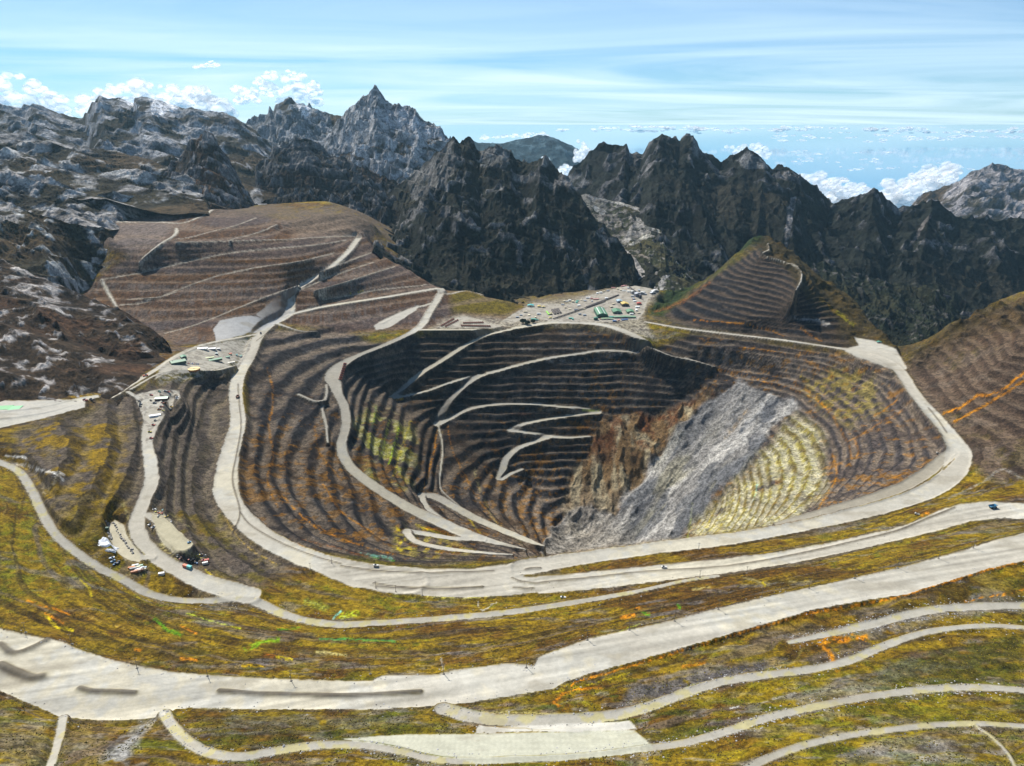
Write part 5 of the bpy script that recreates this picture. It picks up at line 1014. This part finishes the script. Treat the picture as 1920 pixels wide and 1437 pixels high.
# containers in the lower yard
cont=[('white',WHT,(254,1062),0),('pale green',(.35,.50,.36),(262,1063),0),('orange',ORG,(247,1066),0),('grey',GRY,(250,1068),0),('cream',CRM,(257,1066),0),('white-grey',(.55,.56,.55),(264,1067),0),('rusty',(.42,.17,.08),(252,1074),0),('pale pink',(.60,.38,.30),(258,1072),0),('bright white',(.85,.85,.82),(260,1069),0),('brown',(.25,.13,.08),(263,1071),0),('light blue',(.35,.45,.52),(269,1067),0),('beige',(.50,.42,.30),(268,1070),0)]
for nm,c,(a,b),_ in cont:
    o=cabin(c,10,3.4,3.2,'%s container in the tight block of containers beside the lower yard track'%nm,None,'shipping_container'); o['group']='block of containers beside the lower yard track'; put(o,a,b,22,True,.0)
for nm,c,(a,b),r in [('red and rusty',(.60,.16,.08),(348,1063),-22),('teal',(.12,.48,.46),(355,1065),-22),('white',WHT,(385,1058),25),('dark red',(.42,.06,.04),(387,1053),25),('white tilted',(.8,.8,.8),(303,1078),15),('green',DGRN,(199,993),10)]:
    o=cabin(c,9,4.5 if nm!='white' else 4,4,{'red and rusty':'red container beside the teal one on the middle track','teal':'teal container beside the red one on the middle track','white':'white container at the lower end of the scrap row','dark red':'dark red container behind the white one at the scrap row','white tilted':'lone white container below the middle track','green':'dark green container at the top of the lower left yard'}[nm],None,'shipping_container'); put(o,a,b,r,True)
# ------------------------------------------------------------------ vehicles
def haul_truck(label,c,group=None,bed=None):
    t=empty('haul_truck',(0,0,-5000),0,label,'mining truck',group)
    m=MB(); m.box(0,0,1.6,3.2,11,1.2); m.box(0,5.6,1.6,6.4,1.4,2.2); m.build('chassis',M([v*.6 for v in c]),t)
    m=MB(); n=0; W=3.7
    m.v+=[(-W,-7,4.0),(W,-7,4.0),(W,3.6,2.9),(-W,3.6,2.9),(-W,-7.2,6.0),(W,-7.2,6.0),(W,3.6,6.6),(-W,3.6,6.6),(-W+.3,-6.8,4.4),(W-.3,-6.8,4.4),(W-.3,3.3,3.4),(-W+.3,3.3,3.4),(-W+.3,-7,6.0),(W-.3,-7,6.0),(W-.3,3.3,6.6),(-W+.3,3.3,6.6)]
    m.f+=[(0,1,2,3),(0,3,7,4),(1,5,6,2),(2,6,7,3),(8,11,10,9),(8,12,15,11),(9,10,14,13),(10,11,15,14),(4,7,15,12),(5,13,14,6),(6,14,15,7),(0,4,12,8),(1,9,13,5),(0,8,9,1)]
    m.box(0,5.2,6.6,7.2,3.4,.35); m.build('dump_bed',M(bed or c),t)
    MB().box(-1.9,5.4,3.8,2.2,2.2,2.3,taper=.9).build('cab',M(c),t)
    for sx in(-1,1):
        MB().cyl(sx*2.3 if sx>0 else -3.5,4.6,1.75,1.75,1.2,14,'x').build('wheel',M((.02,.02,.02),.9),t)
        for q in(0,1): MB().cyl((1.7+q*1.0) if sx>0 else (-2.7-q*1.0),-3.6,1.75,1.75,.95,14,'x').build('wheel',M((.02,.02,.02),.9),t)
    return t
def light_truck(label,c,group=None,cat='pickup truck',name='pickup_truck',s=1.0):
    t=empty(name,(0,0,-5000),0,label,cat,group)
    m=MB(); m.box(0,0,.7,2.2,6,1.0); m.box(0,2.3,1.7,2.1,1.4,.25); m.build('body',M(c),t)
    MB().box(0,.7,1.7,2.0,2.3,1.0,taper=.85).build('cab',M((.06,.07,.08),.2),t); MB().box(0,-1.9,1.7,2.2,2.2,.35).build('load_bed',M([v*.7 for v in c]),t)
    for sx in(-1,1):
        for yy in(-1.9,1.9): MB().cyl(sx*1.1-.15,yy,.55,.55,.3,10,'x').build('wheel',M((.02,.02,.02),.9),t)
    t.scale=(s,s,s); return t
def setv(t,px,py,rz,s=None):
    x,y,z=hit(px,py); t.location=(x,y,z+.05); t.rotation_euler=(0,0,radians(rz))
    if s: t.scale=(s,s,s)
setv(haul_truck('dark haul truck with an orange bed on the left pit road',(.10,.05,.03),bed=(.16,.06,.03)),446,746,5)
setv(haul_truck('blue and yellow haul truck on the upper right haul road',(.55,.38,.08),bed=(.05,.18,.30)),1861,953,-80)
setv(haul_truck('grey haul truck on the bend of the left road near the west yard',(.12,.12,.13)),489,626,20,.8)
setv(haul_truck('white bulldozer sized truck parked on the dark bank right of the pit',(.55,.55,.5)),1719,966,60,.6)
setv(haul_truck('pale haul truck on the road just right of the pit rim bend',(.45,.42,.36)),1759,852,70,.7)
setv(light_truck('white pickup on the near rim road left of the berms',(.8,.8,.78),s=1.5),705,1062,80)
setv(light_truck('white pickup in the dark cut above the second haul road',(.8,.8,.78),s=1.5),1245,1065,80)
setv(light_truck('white van beside the lower edge of the second haul road',(.8,.8,.78),cat='van',s=1.5),1056,1122,80)
setv(light_truck('dark red truck on the pale road left of the west road bend',(.35,.06,.05),cat='truck',name='parked_truck',s=2),160,752,70)
setv(light_truck('black truck behind the red one on the pale road',(.05,.05,.06),cat='truck',name='parked_truck',s=2),172,751,70)
setv(light_truck('orange red truck on the track above the fan shaped yard',(.60,.14,.06),cat='truck',name='parked_truck',s=2.2),273,706,-55)
# row of eight maroon trucks on the inner parking pad
o=haul_truck('maroon haul truck in the tight row parked on the pit ledge',MAR,'row of haul trucks parked on the pit ledge',bed=(.30,.09,.06))
for k in range(8):
    px=647-k*1.25; py=684+k*4.1
    x,y,z=hit(px,py); q=o if k==0 else clone(o,(0,0,0),0)
    q.location=(x,y,z+.05); q.rotation_euler=(0,0,radians(78)); q.scale=(.8,.8,.8); q['label']='%s maroon haul truck from the far end of the tight row on the pit ledge'%ORD[k]
# north parking ground
o=haul_truck('reddish brown truck in the rows parked on the far rim yard',(.22,.09,.06),'rows of trucks parked on the far rim yard'); k=0
for r_,(x0,y0,x1,y1,n) in enumerate([(828,612,850,600,9),(836,613,858,602,8),(866,612,918,613,14),(870,607,905,606,10)]):
    for i in range(n):
        a=x0+(x1-x0)*i/(n-1); b=y0+(y1-y0)*i/(n-1); x,y,z=hit(a,b); q=o if k==0 else clone(o,(0,0,0),0); k+=1
        q.location=(x,y,z+.05); q.rotation_euler=(0,0,radians(rc_.choice([20,25,30]))); q.scale=(.75,.75,.75); q['label']='%s brown truck from the left in the %s row, far rim yard'%(ORD[i],['outer slanting','inner slanting','long nearer','short farther'][r_])
# vehicles of the fan shaped yard, each told apart by colour
fy=[((.08,.08,.09),'black',(262,754)),((.14,.16,.18),'dark grey',(264,759)),((.05,.05,.05),'sooty black',(263,763)),((.12,.10,.08),'brown black',(283,752)),((.10,.12,.14),'slate',(290,757)),((.10,.40,.30),'teal',(299,735)),((.60,.12,.08),'bright red',(316,736)),((.62,.60,.58),'white',(310,734)),((.55,.10,.06),'red and white',(284,742)),((.45,.12,.04),'rust red',(305,757)),((.50,.16,.04),'orange brown',(310,757)),((.35,.10,.05),'dark rust',(303,764)),((.42,.20,.08),'tan',(299,769)),((.70,.60,.15),'long yellow',(306,771)),((.70,.45,.05),'amber',(322,764)),((.80,.80,.78),'bright white',(333,746)),((.65,.67,.68),'silver white',(332,749)),((.55,.12,.08),'small red',(288,798)),((.60,.50,.05),'small yellow',(281,811)),((.50,.10,.07),'lone red',(284,823)),((.20,.20,.2),'grey flat',(292,790))]
for c,nm,(a,b) in fy:
    setv(light_truck('%s truck parked in the fan shaped gravel yard'%nm,c,cat='truck',name='parked_truck',s=rc_.uniform(1.2,1.6)),a,b,rc_.choice([70,80,95,60]))
# cars in a row in front of the west workshop
for k,(c,nm) in enumerate([((.7,.7,.68),'white'),((.5,.1,.08),'red'),((.65,.66,.66),'silver'),((.12,.2,.45),'blue'),((.6,.35,.3),'pink'),((.2,.22,.25),'grey'),((.1,.15,.35),'navy')]):
    setv(light_truck('%s car in the row parked in front of the west workshop'%nm,c,cat='car',name='parked_car',s=1.3),351+k*3.4,682+.3*k,20)
# equipment of the lower yards
eq=[((.75,.75,.72),'white',(288,957)),((.40,.45,.40),'pale grey green',(293,956)),((.70,.62,.08),'yellow',(292,960)),((.45,.75,.70),'mint',(305,957)),((.60,.20,.08),'orange',(298,963)),((.55,.14,.08),'red',(304,963)),((.72,.70,.65),'cream white',(297,968)),((.62,.45,.05),'amber',(312,970)),((.80,.80,.80),'bright white',(321,979)),
((.10,.09,.08),'black',(333,1045)),((.30,.10,.06),'dark red',(338,1049)),((.50,.14,.10),'rose red',(354,1050)),((.12,.12,.12),'charcoal',(360,1051)),((.55,.50,.10),'mustard',(371,1043)),((.16,.12,.08),'dark brown',(377,1042)),((.50,.12,.12),'crimson',(380,1051)),((.15,.28,.50),'blue',(368,1057)),((.40,.22,.08),'rusty',(365,1053)),((.45,.45,.42),'grey',(383,1044)),
((.70,.80,.90),'pale blue',(210,1048)),((.20,.35,.50),'steel blue',(212,1054)),((.10,.25,.45),'deep blue',(215,1059)),((.12,.14,.18),'navy',(222,1056)),((.8,.8,.8),'white wrecked',(281,985)),((.6,.6,.6),'grey white wrecked',(287,990)),((.16,.38,.62),'sky blue',(355,1018))]
for c,nm,(a,b) in eq:
    wh='at the head of the middle yard' if b<985 and a>285 else ('in the scrap row beside the middle track' if a>325 and b>1040 else 'at the edge of the lower yards')
    setv(light_truck('%s machine parked %s'%(nm,wh),c,cat='machine',name='parked_machine',s=rc_.uniform(1.0,1.4)),a,b,rc_.choice([20,-30,60,-60,0]))
# ------------------------------------------------------------------ white tarpaulin heaps
def heap(label,pts,seed,c=(.88,.88,.88)):
    m=MB(); q=[hit(a,b) for a,b in pts]; cx=np.mean([p[0] for p in q]); cy=np.mean([p[1] for p in q]); cz=np.mean([p[2] for p in q])
    xs=[p[0] for p in q]; ysr=[p[1] for p in q]; w_=max(xs)-min(xs)+5; d_=max(ysr)-min(ysr)+5; n=26
    gx_,gy_=np.meshgrid(np.linspace(-1,1,n),np.linspace(-1,1,n)); r=np.hypot(gx_,gy_)*(1+.35*fbm(gx_*2,gy_*2,3,seed)); X=cx+gx_*w_*.6; Y=cy+gy_*d_*.6
    base=np.array([[ground_z(X[i,j],Y[i,j]) for j in range(n)] for i in range(n)]); z=base+np.where(r<.95,(1.8+2.4*np.abs(fbm(gx_*3.1,gy_*3.1,4,seed+1)))*np.clip((.95-r)*5,0,1),-1.5)
    V=np.stack([X-cx,Y-cy,z-cz],-1).reshape(-1,3); ix=np.arange(n*n).reshape(n,n); F_=np.stack([ix[:-1,:-1],ix[:-1,1:],ix[1:,1:],ix[1:,:-1]],-1).reshape(-1,4)
    me=bpy.data.meshes.new('tarpaulin'); me.from_pydata(V.tolist(),[],F_.tolist()); me.materials.append(M(c,.5)); o=bpy.data.objects.new('tarpaulin',me); o.location=(cx,cy,cz); col.objects.link(o); tag(o,label,'tarpaulin')
heap('long crumpled white tarpaulin heap at the left edge of the lower left yard',[(196,1008),(198,1018),(206,1024)],1)
heap('short white tarpaulin heap below the long one',[(201,1033),(213,1035)],2)
# drums and scrap in two lines round the lower left yard: small dark and pale pieces
o=None
for k in range(46):
    t=k/45
    if k<24: a=np.interp(t*45/23,[0,.4,1],[212,228,249]); b=np.interp(t*45/23,[0,.4,1],[980,1010,1036])
    else: u_=(k-24)/21; a=np.interp(u_,[0,.3,1],[200,204,208]); b=np.interp(u_,[0,.3,1],[979,1000,1012])
    x,y,z=hit(a+rc_.uniform(-2,2),b+rc_.uniform(-1.5,1.5))
    if o is None:
        o=MB().cyl(0,0,0,1.3,2.0,10).box(1.8,.4,0,1.6,2.4,1.2,.4).build('scrap_pile',M((.20,.19,.18))); tag(o,'small dark heap of scrap in the rows round the lower left yard','scrap','scrap heaps round the lower left yard'); q=o
    else: q=o.copy(); col.objects.link(q)
    q.location=(x,y,z); q.rotation_euler=(0,0,rc_.uniform(0,6)); s_=rc_.uniform(.6,1.4); q.scale=(s_,s_,s_); q['label']='%s scrap heap from the top in the %s line of the lower left yard'%(ORD[k if k<24 else k-24],'right hand' if k<24 else 'left hand')
# ------------------------------------------------------------------ utility poles with crossarms
def pole(label,group,h=17):
    t=empty('utility_pole',(0,0,-5000),0,label,'utility pole',group)
    MB().cyl(0,0,-1,.38,h,8,r2=.22).build('pole',M((.12,.10,.08)),t)
    a=MB().box(0,0,h-2.2,4.6,.3,.35).build('crossarm',M((.10,.08,.06)),t); 
    for x in(-2,0,2): MB().cyl(x,0,h-1.85,.14,.5,6).build('insulator',M((.35,.38,.40),.3),a)
    MB().cyl(0,0,-.6,2.6,1.6,10,r2=1.2).build('footing',M((.22,.20,.17),.9),t)
    return t
g='utility poles along the upper edge of the wide haul road'
o=pole('dark utility pole with crossarm on the upper edge of the wide haul road',g)
for k,(a,b) in enumerate([(48,1186),(134,1208),(257,1253),(389,1268),(546,1277),(694,1264),(832,1264),(987,1252),(1101,1200),(1180,1181),(1265,1165),(1347,1143),(1428,1120),(1464,1110),(1517,1104),(1602,1084),(1683,1065),(1760,1048),(1825,1028)]):
    x,y,z=hit(a,b); q=o if k==0 else clone(o,(0,0,0),0); q.location=(x,y,z-.3); q.rotation_euler=(0,0,radians(rc_.uniform(-15,15))); q['label']='%s dark utility pole from the left along the upper edge of the wide haul road'%ORD[k]
o=pole('thin utility pole beside the near rim road','utility poles beside the near rim road',15)
for k,(a,b) in enumerate([(582,1068),(622,1056),(705,1103),(742,1110),(792,1117),(1312,1083),(1400,1075),(1310,1030)]):
    x,y,z=hit(a,b); q=o if k==0 else clone(o,(0,0,0),0); q.location=(x,y,z-.3); q['label']='%s thin utility pole in the list of those beside the near rim road'%ORD[k] if 0 else ['thin pole left of the two on the near rim road bend','thin pole right of its twin on the near rim road bend','thin pole at the left end of the berms on the near rim road','second thin pole from the left along the berms of the near rim road','third thin pole from the left along the berms of the near rim road','thin pole at the short green bank below the second haul road','thin pole on the grass strip below the second haul road','thin pole on the grass strip between the rim road and second haul road'][k]
# ------------------------------------------------------------------ conveyors crossing the camp
def conveyor(label,a,b,w_,h):
    A=np.array(hit(*a)); B=np.array(hit(*b)); d=B-A; Ln=np.hypot(d[0],d[1]); rz=math.atan2(d[1],d[0]); t=empty('conveyor',tuple(A),rz,label,'conveyor')
    MB().box(Ln/2,0,h,Ln,w_,2.2).build('gallery',M((.06,.05,.045)),t)
    for k in range(int(Ln//24)+1): MB().box(k*24,0,-1,.8,w_,h+1).build('trestle',M(GRY),t)
conveyor('long dark conveyor running diagonally through the camp, nearer one',(1038,599),(1135,566),5,2.5)
conveyor('second dark conveyor continuing up towards the plant',(1100,577),(1160,554),6,3)
conveyor('thin pale conveyor among the plant frames at the head of the camp',(1180,541),(1195,552),3,6)
# ------------------------------------------------------------------ dark trees by the far rim road
def tree(label,px,py,r,h,seed):
    x,y,z=hit(px,py); t=empty('tree',(x,y,z),0,label,'tree'); rnd=np.random.RandomState(seed)
    m=MB(); m.cyl(0,0,-.5,r*.09,h*.55,8,r2=r*.04); m.build('trunk',M((.06,.045,.03)),t)
    V=[];F_=[]
    for k in range(420):
        d=rnd.normal(size=3); d/=np.linalg.norm(d); rad=rnd.uniform(.35,1)**.5; c=np.array([d[0]*r*rad,d[1]*r*rad,h*.62+d[2]*h*.38*rad]); u1=rnd.normal(size=3); u1/=np.linalg.norm(u1); v1=np.cross(u1,rnd.normal(size=3)); v1/=np.linalg.norm(v1); s=r*rnd.uniform(.12,.24); n=len(V)
        V+=[tuple(c-u1*s),tuple(c+v1*s*.7),tuple(c+u1*s),tuple(c-v1*s*.7)]; F_.append((n,n+1,n+2,n+3))
    me=bpy.data.meshes.new('crown'); me.from_pydata(V,[],F_); me.materials.append(M((.018,.035,.016),.9)); o=bpy.data.objects.new('crown',me); col.objects.link(o); o.parent=t
tree('large dark tree left of the scattered cabins by the far rim road',981,607,13,18,1)
tree('dark tree right of the large one by the far rim road',989,609,11,15,2)
tree('smaller dark tree between the cabins and the far rim road',999,606,9,13,3)
# ------------------------------------------------------------------ boulders and tussocks
def scatter(name,label,n,sampler,size,colr_,seed,squash=.6,blade=False):
    rnd=np.random.RandomState(seed); base=np.array([(0,0,1),(1,0,0),(0,1,0),(-1,0,0),(0,-1,0),(0,0,-.4)],float)*[1,1,squash]
    fc=np.array([(0,1,2),(0,2,3),(0,3,4),(0,4,1),(5,2,1),(5,3,2),(5,4,3),(5,1,4)])
    V=[];F_=[];cnt=0
    for p in sampler(rnd,n):
        s=rnd.uniform(*size); v=base*s*rnd.uniform(.6,1.3,(6,1)); a=rnd.uniform(0,6.28); c,q=cos(a),sin(a)
        v=np.stack([v[:,0]*c-v[:,1]*q,v[:,0]*q+v[:,1]*c,v[:,2]],-1)+p; V.append(v); F_.append(fc+cnt*6); cnt+=1
    V=np.concatenate(V); F_=np.concatenate(F_); me=bpy.data.meshes.new(name); me.from_pydata(V.tolist(),[],F_.tolist()); me.materials.append(M(colr_,.9)); o=bpy.data.objects.new(name,me); col.objects.link(o); tag(o,label,kind='stuff')
PXf,PYf=proj(XX,YY,Z)
def near_edges(rnd,n,keys,off=(1,9),lo=0):
    out=[]
    for _ in range(n):
        k=keys[rnd.randint(len(keys))]
        pl=POLYS[k][1] if k in POLYS else [(a,b) for a,b,_c,_d in ROADS[k]]
        i=rnd.randint(len(pl)-1); t=rnd.uniform(); a=pl[i][0]+(pl[i+1][0]-pl[i][0])*t; b=pl[i][1]+(pl[i+1][1]-pl[i][1])*t
        if not(-20<a<1940 and b<1440): continue
        sg=rnd.choice([-1,1]); ofs=rnd.gamma(1.5,3.0)+ (6 if k not in POLYS else 1)
        x,y,z=hit(a+rnd.uniform(-3,3),min(b+sg*ofs,1445)); out.append((x,y,z))
    return out
scatter('boulders','pale stones strewn along the edges of the foreground roads',1700,lambda r,n:near_edges(r,n,['haul_road','south_track_c','south_track_d','south_track_b','upper_gravel_band','west_road']),(.4,1.5),(.42,.41,.40),5)
scatter('boulders','dark stones strewn along the edges of the foreground roads',700,lambda r,n:near_edges(r,n,['haul_road','south_track_c','south_track_d','ring_second','south_track_e']),(.4,1.2),(.13,.12,.11),6)
nonroad=(roadmask<.1)&(bench<.2)&(YY<1500)&(dump<.1)&(PXf>-40)&(PXf<1960)
ci,cj=np.nonzero(nonroad&(f3+f2*.6>.0))
def tuss(rnd,n):
    k=rnd.randint(len(ci),size=n); return [(XX[ci[q],cj[q]]+rnd.uniform(-1,1),YY[ci[q],cj[q]]+rnd.uniform(-1,1),Z[ci[q],cj[q]]) for q in k]
scatter('tussocks','dark olive clumps of grass and shrub over the near slopes',15000,tuss,(.4,1.2),(.075,.070,.012),7,.8)
scatter('tussocks','golden clumps of dry grass over the near slopes',11000,tuss,(.4,1.2),(.23,.17,.02),8,.8)
scatter('tussocks','brown clumps of low shrub over the near slopes',9000,tuss,(.4,1.2),(.085,.05,.018),9,.8)
print('objects',time.time()-T0)
